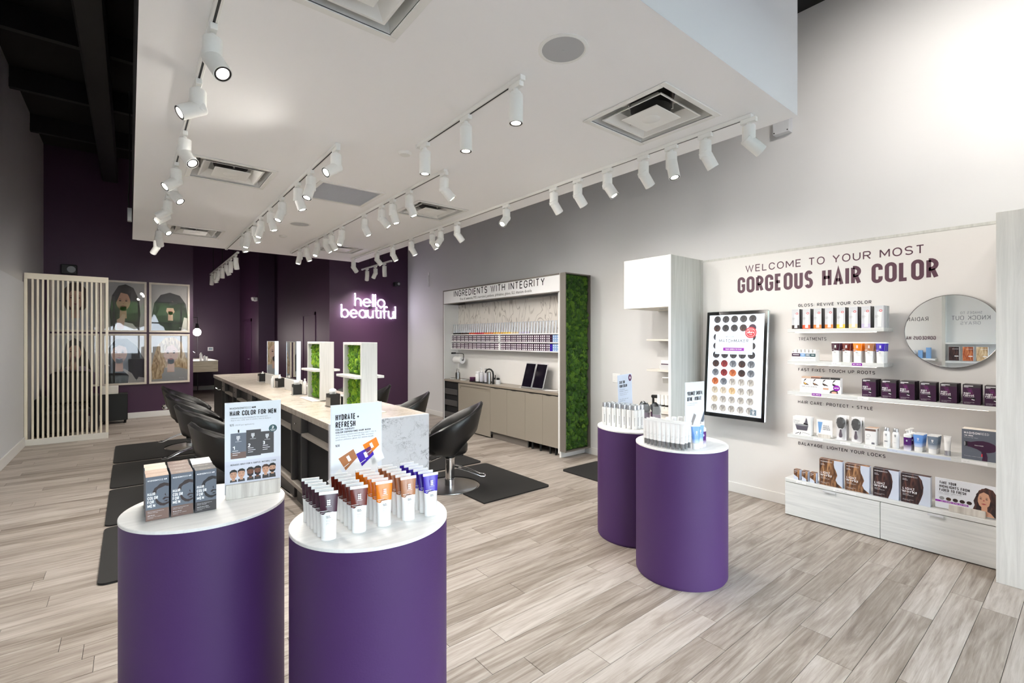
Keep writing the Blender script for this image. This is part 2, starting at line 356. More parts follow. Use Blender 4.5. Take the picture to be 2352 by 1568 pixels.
# ------------------------------------------------------------------ lettering: drawn strokes of even weight
def AR(cx, cy, rx, ry, a0, a1):
    n = max(2, int(abs(a1 - a0) / 20)); return [(cx + rx * math.cos(R(a0 + (a1 - a0) * k / n)), cy + ry * math.sin(R(a0 + (a1 - a0) * k / n))) for k in range(n + 1)]
WIDTH = dict(zip('ABCDEFGHIJKLMNOPQRSTUVWXYZ', (1.08, 1, 1.05, 1.05, .82, .8, 1.08, 1, 0, .6, .98, .78, 1.25, 1.02, 1.12, .95, 1.12, .98, .92, .92, 1, 1.05, 1.55, 1, 1, .95)))
WIDTH.update({' ': .38, ':': 0, '.': 0, ',': 0, '+': .7, '-': .5, "'": 0, '1': .35, '0': 1, '2': .9, '3': .9, '5': .9, '$': .9, '&': 1})
def glyph(ch, w, h):
    r = min(w / 2, h / 2)
    def bowl(y0, y1, wd):
        q = (y1 - y0) / 2; rx = min(wd * .95, q); return [(0, y1), (wd - rx, y1)] + AR(wd - rx, y0 + q, rx, q, 90, -90)[0:] + [(0, y0)]
    if ch == 'A': return [[(0, 0), (w / 2, h), (w, 0)], [(w * .17, h * .3), (w * .83, h * .3)]]
    if ch == 'B': return [[(0, 0), (0, h)], bowl(h * .52, h, w * .92), bowl(0, h * .52, w)]
    if ch in 'CG':
        yt = h * .70; k = (yt - (h - r)) / r; a0 = math.degrees(math.asin(min(.9, k))) if k > 0 else 0
        p = ([] if k > 0 else [(w, yt)]) + AR(w / 2, h - r, w / 2, r, a0, 180) + AR(w / 2, r, w / 2, r, 180, 360 - (a0 if ch == 'C' else 0))
        if ch == 'C': return [p + ([] if k > 0 else [(w, h * .30)])]
        return [p + [(w, h * .46), (w * .55, h * .46)]]
    if ch == 'D':
        q = min(w * .95, h / 2); return [[(0, 0), (0, h), (w - q, h)] + AR(w - q, h - q, q, q, 90, 0) + AR(w - q, q, q, q, 0, -90) + [(0, 0)]]
    if ch == 'E': return [[(w, h), (0, h), (0, 0), (w, 0)], [(0, h * .52), (w * .88, h * .52)]]
    if ch == 'F': return [[(w, h), (0, h), (0, 0)], [(0, h * .5), (w * .88, h * .5)]]
    if ch == 'H': return [[(0, 0), (0, h)], [(w, 0), (w, h)], [(0, h * .52), (w, h * .52)]]
    if ch == 'I': return [[(0, 0), (0, h)]]
    if ch == 'J': return [[(w, h), (w, r)] + AR(w / 2, r, w / 2, r, 0, -160)]
    if ch == 'K': return [[(0, 0), (0, h)], [(w, h), (0, h * .42)], [(w * .32, h * .58), (w, 0)]]
    if ch == 'L': return [[(0, h), (0, 0), (w, 0)]]
    if ch == 'M': return [[(0, 0), (0, h)], [(w, 0), (w, h)], [(0, h), (w / 2, h * .25), (w, h)]]
    if ch == 'N': return [[(0, 0), (0, h)], [(w, 0), (w, h)], [(0, h), (w, 0)]]
    if ch in 'OQ0':
        o = [(w, r)] + AR(w / 2, h - r, w / 2, r, 0, 180) + AR(w / 2, r, w / 2, r, 180, 360)
        return [o] + ([[(w * .6, h * .25), (w, -h * .03)]] if ch == 'Q' else [])
    if ch == 'P': return [[(0, 0), (0, h)], bowl(h * .46, h, w)]
    if ch == 'R': return [[(0, 0), (0, h)], bowl(h * .48, h, w), [(w * .5, h * .48), (w, 0)]]
    if ch in 'S$':
        p = [AR(w / 2, h * .75, w / 2, h / 4, 25, 270) + AR(w / 2, h * .25, w / 2, h / 4, 90, -155)]
        return p + ([[(w / 2, h * 1.1), (w / 2, -h * .1)]] if ch == '$' else [])
    if ch == 'T': return [[(0, h), (w, h)], [(w / 2, h), (w / 2, 0)]]
    if ch == 'U': return [[(0, h), (0, r)] + AR(w / 2, r, w / 2, r, 180, 360) + [(w, h)]]
    if ch == 'V': return [[(0, h), (w / 2, 0), (w, h)]]
    if ch == 'W': return [[(0, h), (w * .27, 0), (w / 2, h * .95), (w * .73, 0), (w, h)]]
    if ch == 'X': return [[(0, 0), (w, h)], [(0, h), (w, 0)]]
    if ch == 'Y': return [[(0, h), (w / 2, h * .45), (w, h)], [(w / 2, h * .45), (w / 2, 0)]]
    if ch == 'Z': return [[(0, h), (w, h), (0, 0), (w, 0)]]
    if ch == '1': return [[(0, h * .8), (w, h), (w, 0)]]
    if ch == '2': return [AR(w / 2, h * .7, w / 2, h * .3, 170, -20) + [(0, 0), (w, 0)]]
    if ch == '3': return [AR(w / 2, h * .75, w / 2, h / 4, 150, -90) + AR(w / 2, h * .25, w / 2, h / 4, 90, -150)]
    if ch == '5': return [[(w, h), (0, h), (0, h * .55)] + AR(w / 2, h * .3, w / 2, h * .3, 120, -150)]
    if ch == '&': return [[(w, 0), (w * .2, h * .8), (w * .4, h), (w * .6, h * .8), (0, h * .25), (w * .4, 0), (w, h * .4)]]
    if ch == '+': return [[(0, h * .45), (w, h * .45)], [(w / 2, h * .45 - w / 2), (w / 2, h * .45 + w / 2)]]
    if ch == '-': return [[(0, h * .45), (w, h * .45)]]
    if ch == ':': return [[(0, h * .08), (0, h * .2)], [(0, h * .62), (0, h * .74)]]
    if ch == '.': return [[(0, 0), (0, h * .12)]]
    if ch == ',': return [[(0, h * .1), (0, -h * .12)]]
    if ch == "'": return [[(0, h), (0, h * .75)]]
    return []
def ribbon(p, t, vs, fs):
    cl = len(p) > 2 and abs(p[0][0] - p[-1][0]) < 1e-7 and abs(p[0][1] - p[-1][1]) < 1e-7
    q = [p[0]]
    for a in p[1:]:
        if abs(a[0] - q[-1][0]) + abs(a[1] - q[-1][1]) > 1e-6: q.append(a)
    if cl: q = q[:-1]
    n = len(q); o = len(vs)
    if n < 2: return
    def nm(a, b):
        dx, dy = b[0] - a[0], b[1] - a[1]; l = math.hypot(dx, dy); return (-dy / l, dx / l)
    for i in range(n):
        n0 = nm(q[i - 1], q[i]) if (i or cl) else None; n1 = nm(q[i], q[(i + 1) % n]) if (i < n - 1 or cl) else None
        if n0 is None: m = n1; k = 1
        elif n1 is None: m = n0; k = 1
        else:
            m = (n0[0] + n1[0], n0[1] + n1[1]); l = math.hypot(*m)
            if l < 1e-5: m = n0; k = 1
            else: m = (m[0] / l, m[1] / l); k = 1 / max(.42, m[0] * n0[0] + m[1] * n0[1])
        vs.append((q[i][0] + m[0] * t / 2 * k, q[i][1] + m[1] * t / 2 * k)); vs.append((q[i][0] - m[0] * t / 2 * k, q[i][1] - m[1] * t / 2 * k))
    for i in range(n if cl else n - 1):
        j = (i + 1) % n; fs.append((o + 2 * i + 1, o + 2 * j + 1, o + 2 * j, o + 2 * i))
def stext(s, H, t, width=None, w=None, gap=.36):
    """stroke lettering of cap height H and weight t; fitted to a total width, left edge at 0"""
    h = H - t; nl = len(s)
    A = sum(WIDTH.get(c, .9) + (gap if c != ' ' else gap) for c in s) - gap; B = nl * t
    if w is None: w = (width - B) / A
    vs = []; fs = []; x = 0
    for c in s:
        wc = WIDTH.get(c, .9) * w
        for pl in glyph(c, wc, h): ribbon([(x + t / 2 + a, t / 2 + b) for a, b in pl], t, vs, fs)
        x += wc + t + gap * w
    return vs, fs, x - gap * w
_FC = {}
def ftext(s, size, width=None, bold=0.0):
    """small running text in the built-in typeface"""
    k = (s, bold)
    if k not in _FC:
        cu = bpy.data.curves.new('t', 'FONT'); cu.body = s; cu.size = 1.0; cu.resolution_u = 1; cu.offset = bold
        ob = bpy.data.objects.new('t', cu); COL.objects.link(ob); bpy.context.view_layer.update()
        me = ob.evaluated_get(bpy.context.evaluated_depsgraph_get()).to_mesh()
        _FC[k] = ([(v.co.x, v.co.y) for v in me.vertices], [tuple(p.vertices) for p in me.polygons])
        bpy.data.objects.remove(ob); bpy.data.curves.remove(cu)
    vs, fs = _FC[k]; mx = max([v[0] for v in vs] or [1]); sx = size if width is None else width / mx
    return [(x * sx, y * size) for x, y in vs], fs, mx * sx
def lines(mb, x0, z, rows, size, y, mi, lead=1.5):
    for k, s in enumerate(rows):
        if s: mb.glyphs(ftext(s, size), x0, z - k * size * lead, y, mi)
# ================================================================== the setting
fl = struct(MB().box(XL - .12, XW + .12, YS - .1, YB + .1, -.1, -.004).build('floor', 'dark_void'))
PWD, PLN = .1524, 1.22
def in_view(x, y):
    t = x * FW.x + y * FW.y; r = x * RT.x + y * RT.y
    if t < .6: return None
    u = 1176 + FPX * r / t; v = HY + EYE * FPX / t
    return t if (-250 < u < 2600 and v < 1750) else None
rows = []
rng = random.Random(3); y = YS; k = 0
while y < YB:
    x = XL - rng.random() * PLN
    while x < XW:
        x0, x1 = max(x, XL), min(x + PLN, XW)
        if x1 - x0 > .03: rows.append((in_view((x0 + x1) / 2, y + PWD / 2), x0, x1, y))
        x += PLN
    y += PWD
seen = sorted([r for r in rows if r[0] is not None], key=lambda r: r[0])
near, rest = seen[:300], seen[300:] + [r for r in rows if r[0] is None]
g = .0011; full = None
for (_, x0, x1, y) in near:
    if abs(x1 - x0 - PLN) < 1e-6:
        if full is None:
            full = MB().box(0, PLN - 2 * g, 0, PWD - 2 * g, -.004, 0, b=.0006).mesh('plank', ['vinyl_plank'], smooth=False)
        o = bpy.data.objects.new('plank', full); COL.objects.link(o); o.location = (x0 + g, y + g, 0); o.parent = fl
    else:
        MB().box(0, x1 - x0 - 2 * g, 0, PWD - 2 * g, -.004, 0, b=.0006).build('plank', 'vinyl_plank', fl, (x0 + g, y + g, 0), smooth=False)
mb = MB()
for (_, x0, x1, y) in rest: mb.box(x0 + g, x1 - g, y + g, y + PWD - g, -.004, 0)
tag(mb.build('plank_field', 'vinyl_plank', fl, smooth=False), kind='stuff')

def wall(name, mat, x0, x1, y0, y1, z0=0, z1=ZC): return struct(MB().box(x0, x1, y0, y1, z0, z1).build(name, mat, smooth=False))
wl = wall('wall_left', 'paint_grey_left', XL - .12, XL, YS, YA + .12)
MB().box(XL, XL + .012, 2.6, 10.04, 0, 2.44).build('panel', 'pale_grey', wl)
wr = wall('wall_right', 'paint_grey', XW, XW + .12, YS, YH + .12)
wall('wall_back', 'paint_purple', XL, 1.06, YA, YA + .12)
wall('wall_passage_left', 'paint_purple', .94, 1.06, YA + .12, YB)
wall('wall_passage_back', 'paint_purple', .94, 3.0, YB, YB + .12)
wall('wall_passage_right', 'paint_purple', 2.81, 2.93, 14.8, YB)
wall('wall_rear', 'paint_purple', 2.93, 3.34, 14.8, 14.92)
wall('wall_neon_side', 'paint_purple', 3.22, 3.34, YH + .12, 14.8)
wall('wall_neon', 'paint_purple', 3.22, XW, YH, YH + .12)
# black door frame on the passage wall
dr = struct(MB().box(2.795, 2.81, 15.75, 15.83, 0, 2.2).box(2.795, 2.81, 16.75, 16.83, 0, 2.2).box(2.795, 2.81, 15.75, 16.83, 2.12, 2.2).build('door_1', 'plum_dark'))
MB().box(2.80, 2.81, 15.83, 16.75, 0, 2.12).build('door_leaf', 'plum_dark', dr)
MB().rod((2.79, 15.92, 1.0), (2.75, 15.92, 1.0), .012).rod((2.75, 15.92, 1.0), (2.75, 16.04, 1.0), .01).build('door_handle', 'steel', dr)
# white door at the near end of the passage wall
MB().box(3.205, 3.22, 10.95, 11.02, 0, 2.2).box(3.205, 3.22, 11.9, 11.97, 0, 2.2).box(3.205, 3.22, 10.95, 11.97, 2.13, 2.2).build('door_2', 'paint_purple')
struct(bpy.data.objects['door_2'])
ce = struct(MB().box(XL - .12, XW + .12, YS - .1, YB + .12, ZC, ZC + .1).build('ceiling', 'paint_black'))
for k in range(9): MB().box(XL, XW, -1.2 + k * 1.7, -1.12 + k * 1.7, ZC - .28, ZC - .16).box(XL, XW, -1.18 + k * 1.7, -1.14 + k * 1.7, ZC - .16, ZC).build('joist', 'black', ce)
MB().box(-.42, -.18, YS, YA, ZC - .52, ZC - .30, b=.02).build('duct', 'black', ce)
MB().box(3.62, XW, YS, YH, 4.72, ZC).build('bulkhead', 'paint_black', ce)
# dropped ceiling with openings for the air diffusers
HX = (.69, 1.67, 2.66); HYS = (1.85, 4.78, 7.70); HS = .285
holes = [(HX[0], HYS[0]), (HX[2], HYS[0]), (HX[0], HYS[1]), (HX[1], HYS[1]), (HX[2], HYS[1]), (HX[0], HYS[2]), (HX[2], HYS[2])]
xs = sorted({SX0, SX1, *[h[0] + s * HS for h in holes for s in (-1, 1)]}); ys = sorted({SY0, SY1, *[h[1] + s * HS for h in holes for s in (-1, 1)]})
mb = MB()
for a, b_ in zip(xs, xs[1:]):
    for c, d_ in zip(ys, ys[1:]):
        if any(abs((a + b_) / 2 - h[0]) < HS and abs((c + d_) / 2 - h[1]) < HS for h in holes): continue
        mb.add([(a, c, ZS), (b_, c, ZS), (b_, d_, ZS), (a, d_, ZS)], [(3, 2, 1, 0)])
ST = 4.45
mb.box(SX0, SX1, SY0, SY0 + .02, ZS + .0015, ST).box(SX1 - .02, SX1, SY0 + .02, SY1, ZS + .0015, ST).box(SX0 + .02, SX1 - .02, SY1 - .02, SY1, ZS + .0015, ST).box(SX0 + .02, SX1 - .02, SY0 + .02, SY1 - .02, ST - .03, ST)
so = struct(mb.build('ceiling_dropped', 'soffit_white', smooth=False))
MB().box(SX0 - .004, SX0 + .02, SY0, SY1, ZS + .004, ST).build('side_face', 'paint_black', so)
MB().tube([(.0, 6.9, 4.4), (.0, 6.9, 3.4), (-.012, 6.9, 3.2), (-.005, 6.9, 3.08)], .007).build('cable', 'black', so)
MB().box(-.022, .018, 6.88, 6.94, 2.93, 3.08, b=.003).build('conduit_box', 'steel', so)
# baseboards
def bb(name, x0, x1, y0, y1, h=.105): return struct(MB().box(x0, x1, y0, y1, 0, h, b=.004).build(name, 'baseboard_white'))
bb('baseboard_left', XL + .012, XL + .028, 2.6, 10.03, .14); bb('baseboard_back', XL, 1.06, YA - .016, YA, .115)
bb('baseboard_passage', 1.06, 2.81, YB - .016, YB, .13); bb('baseboard_neon', 3.22, XW, YH - .016, YH)
bb('baseboard_right', XW - .016, XW, 7.70, YH - .016, .10); bb('baseboard_right_mid', XW - .016, XW, 3.42, 4.43, .10)
# display panel on the right wall with its base board and top strip
dp = struct(MB().box(XD, XW, .44, 2.765, 0, 2.44).build('wall_display', 'panel_white', smooth=False))
MB().box(XD - .004, XW, .44, 2.765, 2.44, 2.462).build('top_strip', 'grey_wood', dp)
MB().box(XD - .002, XD + .02, 2.755, 2.783, 0, 2.462).build('edge_strip', 'grey_wood', dp)
bb('baseboard_display', XD - .014, XD, 1.81, 2.755, .105)
# shop front behind the camera
wf = struct(MB().box(XL, XW, YS - .06, YS, 3.25, ZC).box(XL, XW, YS - .08, YS + .02, 0, .1).build('window_1', 'paint_black', smooth=False))  # unseen header set low to keep sky light off the dropped ceiling
nx = 4
for k in range(nx + 1):
    x = XL + (XW - XL) * k / nx; MB().box(max(XL, x - .03), min(XW, x + .03), YS - .06, YS, .1, 3.25).build('mullion', 'black', wf)
MB().box(XL, XW, YS - .055, YS - .005, 2.30, 2.36).build('transom', 'black', wf)
for k in range(nx):
    x0 = XL + (XW - XL) * k / nx + .03; x1 = XL + (XW - XL) * (k + 1) / nx - .03
    for z0, z1 in ((.1, 2.30), (2.36, 3.25)): MB().box(x0, x1, YS - .035, YS - .027, z0, z1).build('pane', 'picture_glass', wf, smooth=False)
lp = bpy.data.lights.new('sky_portal', 'AREA'); lp.shape = 'RECTANGLE'; lp.size = XW - XL; lp.size_y = 3.15; lp.cycles.is_portal = True
po = bpy.data.objects.new('sky_portal', lp); COL.objects.link(po); po.location = ((XL + XW) / 2, YS - .12, 1.68); po.rotation_euler = (R(90), 0, R(180))
# street outside, seen only in glass reflections
struct(MB().box(-30, 34, -45, YS - .1, -.2, -.02).build('ground', 'asphalt'))
def tree(x, y, h, r, lab):
    t = thing('tree', lab, 'tree', (x, y, -.02), group='trees across the street'); rg = random.Random(int(x * 10))
    MB().rod((0, 0, 0), (0, 0, h * .55), .14, r2=.08).build('trunk', 'bark', t)
    m = MB()
    for k in range(46):
        a = rg.random() * 6.28; q = r * rg.random() ** .5; z = h * (.45 + .5 * rg.random()); s = r * (.22 + .2 * rg.random())
        m.lathe([(0, -s), (s * .7, -s * .7), (s, 0), (s * .7, s * .7), (0, s)], (q * math.cos(a), q * math.sin(a), z), n=7)
    m.build('crown', 'leaf', t)
for i, (x, y, h, r) in enumerate(((-7, -15, 6, 2.4), (-2, -18, 7, 2.8), (3.5, -14, 5.5, 2.2), (9, -17, 6.5, 2.6), (14, -14, 6, 2.4))):
    tree(x, y, h, r, 'leafy green street tree reflected in the picture glass, ' + ORD[i] + ' along the kerb')
# ================================================================== ceiling fixtures
def diffuser(x, y, lab):
    t = thing('air_diffuser', lab, 'vent', (x, y, ZS), group='square air diffusers')
    a, b = .315, .275
    MB().box(-a, a, -a, -b, -.009, -.0012, b=.003).box(-a, a, b, a, -.009, -.0012, b=.003).box(-a, -b, -b, b, -.009, -.0012, b=.003).box(b, a, -b, b, -.009, -.0012, b=.003).build('flange', 'white_metal', t)
    m = MB()
    q = lambda s, z: [(-s, -s, z), (s, -s, z), (s, s, z), (-s, s, z)]
    m.loft([q(.275, 0), q(.272, .02), q(.21, .14)], cap=False); m.add(q(.21, .14), [(0, 1, 2, 3)])
    m.build('plenum', 'white_metal', t)
    m = MB().lathe([(.13, .05), (.15, .138)], n=28); m.build('duct_mouth', 'fan_black', t)
    for s0, s1, z0, z1 in ((.225, .155, -.004, .05), (.135, .0, -.012, .0)):
        m = MB()
        if s1 > 0: m.loft([q(s0, z0), q(s0 - .012, z0 + .001), q(s1, z1), q(s1, z1 + .004), q(s0 - .012, z0 + .008), q(s0, z0 + .006)], cap=False)
        else: m.box(-s0, s0, -s0, s0, z0, z0 + .006, b=.004).lathe([(.05, z0 - .004), (.06, z0)], n=24)
        m.build('louver' if s1 > 0 else 'center_plate', 'white_metal', t)
    for q in ((-.23, 0), (.23, 0), (0, -.155), (0, .155)): MB().box(q[0] - .006, q[0] + .006, q[1] - .006, q[1] + .006, .0, .10).build('bracket', 'steel', t)
names = ('nearest, cut by the top edge of the photo', 'in the corner nearest the display wall', 'beside the track by the black ceiling', None, 'beyond the short middle track', 'farthest, beside the left track', 'farthest, over the chairs by the grey wall')
for (x, y), nm in zip(holes, names):
    if nm: diffuser(x, y, 'white square air diffuser ' + nm)
t = thing('return_grille', 'grey flat slotted return air grille in the dropped ceiling', 'vent', (HX[1], HYS[1], ZS))
MB().box(-.315, .315, -.315, -.28, -.009, -.0012).box(-.315, .315, .28, .315, -.009, -.0012).box(-.315, -.28, -.28, .28, -.009, -.0012).box(.28, .315, -.28, .28, -.009, -.0012).build('flange', 'white_metal', t)
MB().box(-.28, .28, -.28, .28, .03, .035).build('backing', 'mid_grey', t)
for k in range(28): MB().box(-.28, .28, -.28 + k * .02, -.275 + k * .02, -.004, .018).build('slat', 'pale_grey', t)
for (x, y, r), lab in zip(((1.69, 1.69, .125), (1.67, 6.34, .125)), ('round grey ceiling speaker near the short track', 'round white ceiling speaker far between the tracks')):
    t = thing('ceiling_speaker', lab, 'speaker', (x, y, ZS), group='round ceiling speakers')
    MB().lathe([(r * .84, -.004), (r * .9, -.008), (r, -.003), (r, 0)], n=36).build('rim', 'white_metal', t)
    MB().lathe([(0, -.0075), (r * .5, -.007), (r * .85, -.0045)], n=36).lathe([(0, -.0095), (.006, -.009), (.007, -.0065)], n=10).build('grille', 'speaker_grey', t)
x, y = GP(930, 351, ZS)
tag(MB().lathe([(0, -.02), (.04, -.018), (.055, -.004), (.055, 0)], n=28).build('smoke_detector', 'white_metal', loc=(x, y, ZS)), 'small white round detector beside the short middle track', 'detector')
x, y = GP(650, 542, ZS)
tag(MB().lathe([(0, -.02), (.035, -.018), (.05, -.004), (.05, 0)], n=28).build('sprinkler_cover', 'white_metal', loc=(x, y, ZS)), 'small white round cover beyond the far ceiling speaker', 'cover')

# track rails and spotlights
BEAM = {}
for tr, k in dict(a=.66, b=.9, c=.75, d=.62, e=.36, w=.8, f=1.0, g=1.5, h=1.7).items():
    BEAM[tr] = bpy.data.lights.new('spot_beam', 'SPOT'); q = BEAM[tr]; q.energy = SPOT_W * k; q.color = SPOT_COL; q.spot_size = R(dict(c=110, e=90, w=120, h=90, g=90).get(tr, 150)); q.spot_blend = .9; q.shadow_soft_size = .035
def rail(x, y0, y1, lab, z=ZS, hang=False):
    t = thing('track_rail', lab, 'track', (x, y0, z), group='white lighting tracks')
    MB().box(-.017, .017, 0, y1 - y0, -.026, 0, b=.003).build('channel', 'white_metal', t)
    MB().box(-.005, .005, .03, y1 - y0 - .03, -.0268, -.0255).build('slot', 'black', t)
    for yy in (-.012, y1 - y0 - .012): MB().box(-.019, .019, yy, yy + .024, -.030, 0, b=.003).build('end_cap', 'white_metal', t)
    if hang:
        for k in range(3): MB().rod((0, .4 + k * (y1 - y0 - .8) / 2, 0), (0, .4 + k * (y1 - y0 - .8) / 2, ZC - z - .01), .006, n=8).build('hanger', 'black', t)
rail(.295, 1.9, 8.66, 'white lighting track along the black-ceiling side')
rail(1.20, 3.55, 8.75, 'white lighting track above the left chairs')
rail(1.68, 2.0, 3.20, 'short white lighting track with three spotlights')
rail(2.10, 3.52, 8.48, 'white lighting track above the island worktop')
rail(3.12, 1.42, 8.47, 'white lighting track along the grey wall side')
rail(1.40, 9.0, 12.4, 'white lighting track hanging over the far passage', hang=True)
rail(3.75, 8.2, 9.6, 'white lighting track hanging near the neon sign', hang=True)
_sp = {}
def spot(track, x, u, az, tilt, lab, y=None, light=True, z=ZS):
    """az: world heading of the head in degrees, tilt from straight down"""
    if y is None:
        e = _d(u); y = x * e.y / e.x
    t = thing('track_spotlight', lab, 'spotlight', (x, y, z - .026), R(az), 'white track spotlights')
    def part(nm, fn, mats, par, **k):
        if nm not in _sp: _sp[nm] = fn().mesh(nm, mats)
        o = bpy.data.objects.new(nm.split('/')[0], _sp[nm]); COL.objects.link(o); o.parent = par
        for a, b in k.items(): setattr(o, a, b)
        return o
    part('adapter', lambda: MB().box(-.016, .016, -.05, .05, -.03, 0, b=.003).rod((0, 0, -.03), (0, 0, -.045), .014), ['white_metal'], t, rotation_euler=(0, 0, -R(az)))
    straight = tilt < 6
    part('driver_housing' + ('/s' if straight else ''), (lambda: MB().lathe([(.0, -.045), (.03, -.05), (.03, -.075), (.0, -.075)], n=24).box(.02, .042, -.012, .012, -.14, -.045, b=.003)) if straight
         else (lambda: MB().lathe([(0, -.045), (.036, -.047), (.04, -.052), (.04, -.16), (.036, -.166), (0, -.168)], n=24)), ['white_metal'], t)
    hd = part('head', lambda: MB().lathe([(.0, .045), (.036, .045), (.04, .04), (.04, -.09), (.036, -.09), (.036, -.084), (.0, -.084)], n=28), ['white_metal'], t)
    if straight: hd.location = (0, 0, -.118); hd.scale = (1, 1, 1.15)
    else: hd.location = (.012, 0, -.155)
    hd.rotation_euler = (0, -R(tilt), 0)
    part('bezel', lambda: MB().lathe([(.0385, -.088), (.036, -.0905), (.0275, -.0895), (.0275, -.082), (.0385, -.082)], n=28, cap=False), ['black'], hd)
    part('lamp_lens', lambda: MB().lathe([(0, -.0865), (.02, -.086), (.0278, -.085)], n=24), ['lens'], hd)
    if light:
        lo = bpy.data.objects.new('spot_beam', BEAM[track]); COL.objects.link(lo); lo.parent = hd; lo.location = (0, 0, -.095)
# compass: the picture's right is -39 degrees, towards the viewer is -129, left is 141
RI, LE, TO, AW = -39, 141, -129, 51
def run(track, x, lab, items):
    for k, (u, az, ti) in enumerate(items): spot('w' if track == 'e' and 3 <= k <= 8 else track, x, u, az, ti, 'white track spotlight, ' + nth(k) + ' from the near end of ' + lab)
run('a', .295, 'the track beside the black ceiling', [(488, -60, 38), (455, -170, 58), (424, -55, 42), (405, -160, 52), (397, -45, 42), (385, 150, 58), (381, -170, 55), (374, -45, 44), (366, 80, 46), (360, 120, 48)])
run('b', 1.20, 'the track above the left chairs', [(772, -165, 55), (714, -150, 22), (684, -20, 18), (648, -160, 24), (622, -30, 16), (600, -160, 16), (586, -20, 14), (570, -160, 14), (558, -30, 16)])
run('c', 1.68, 'the short three-lamp track', [(1185, 0, 0), (1070, 0, 0), (976, 0, 0)])
run('d', 2.10, 'the track above the island worktop', [(1020, -25, 42), (940, -30, 22), (902, -35, 16), (877, -25, 42), (837, -30, 24), (785, -150, 20), (762, -25, 28), (748, -20, 34), (729, -150, 22), (705, -25, 18), (689, -160, 14)])
run('e', 3.12, 'the track by the grey wall', [(1720, -36, 52), (1620, -30, 32), (1542, -105, 14), (1478, -12, 40), (1395, -60, 32), (1327, -8, 40), (1272, -4, 40), (1163, -165, 44), (1050, -10, 40), (1012, -165, 36), (993, -30, 30), (945, -30, 28), (902, -30, 28), (866, -20, 40), (812, 30, 50)])
for k in range(7): spot('f', 1.40, 0, (60, 100, 20, 80, 120, 40, 90)[k], (22, 14, 26, 18, 24, 16, 30)[k], 'white track spotlight, ' + nth(k) + ' from the near end of the far hanging track', y=9.2 + k * .5)
rail(3.05, -1.9, .75, 'unseen white lighting track added over the shop entrance', z=4.35, hang=True)  # track and spots added out of view to brighten the upper right wall
for k in range(5): spot('h', 3.05, 0, (4, -8, 0, 8, 18)[k], (72, 74, 70, 72, 66)[k], 'white track spotlight, ' + nth(k) + ' on the added unseen entrance track', y=-1.5 + k * .52, z=4.35)
for k in range(3): spot('g', 3.75, 0, (60, 110, 75)[k], (24, 34, 36)[k], 'white track spotlight, ' + nth(k) + ' on the hanging track near the neon sign', y=8.5 + k * .42)
# ================================================================== styling island
t = thing('island_worktop', 'long marble worktop with a white veined waterfall end panel', 'worktop', (0, 0, 0))
MB().box(IX0, IX1, IY0 + .035, IY1, IZ - .055, IZ, b=.002).build('countertop', 'marble_top', t)
MB().box(IX0, IX1, IY0, IY0 + .034, 0, IZ - .0005, b=.002).build('end_panel', 'marble_face', t)
mods = [3.912 + 1.15 * k for k in range(5)]
def island_cabinet(y0, k):
    t = thing('island_cabinet', 'dark grey open island cabinet under the worktop, ' + nth(k) + ' from the marble end', 'cabinet', (IX0 + .01, y0, 0), group='cabinets under the island')
    D = IX1 - IX0 - .03; zt = IZ - .056; w = 1.148
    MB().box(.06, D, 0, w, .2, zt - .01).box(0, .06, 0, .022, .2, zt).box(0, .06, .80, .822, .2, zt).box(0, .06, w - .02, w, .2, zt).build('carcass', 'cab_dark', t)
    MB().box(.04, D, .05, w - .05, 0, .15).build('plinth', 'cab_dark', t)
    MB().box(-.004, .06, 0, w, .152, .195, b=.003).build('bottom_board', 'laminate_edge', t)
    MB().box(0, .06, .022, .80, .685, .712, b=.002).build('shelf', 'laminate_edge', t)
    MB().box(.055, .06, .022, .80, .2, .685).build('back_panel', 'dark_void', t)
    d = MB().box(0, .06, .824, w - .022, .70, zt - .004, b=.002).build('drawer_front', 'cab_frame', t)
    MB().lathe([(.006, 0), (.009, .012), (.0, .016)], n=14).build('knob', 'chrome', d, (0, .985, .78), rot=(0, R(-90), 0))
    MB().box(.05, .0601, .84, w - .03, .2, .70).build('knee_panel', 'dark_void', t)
for k, y0 in enumerate(mods): island_cabinet(y0, k)
y0 = mods[-1] + 1.15
t = thing('island_cupboard', 'black island cupboard with a bar handle at the far end', 'cabinet', (IX0 + .01, y0, 0))
MB().box(.02, IX1 - IX0 - .03, 0, IY1 - y0 - .02, 0, IZ - .056).build('carcass', 'cab_dark', t)
d = MB().box(0, .02, .01, IY1 - y0 - .03, .12, IZ - .065, b=.002).build('door', 'dark_void', t)
MB().tube([(0, .14, .70), (-.03, .14, .70), (-.03, .5, .70), (0, .5, .70)], .007).build('handle', 'chrome', d)

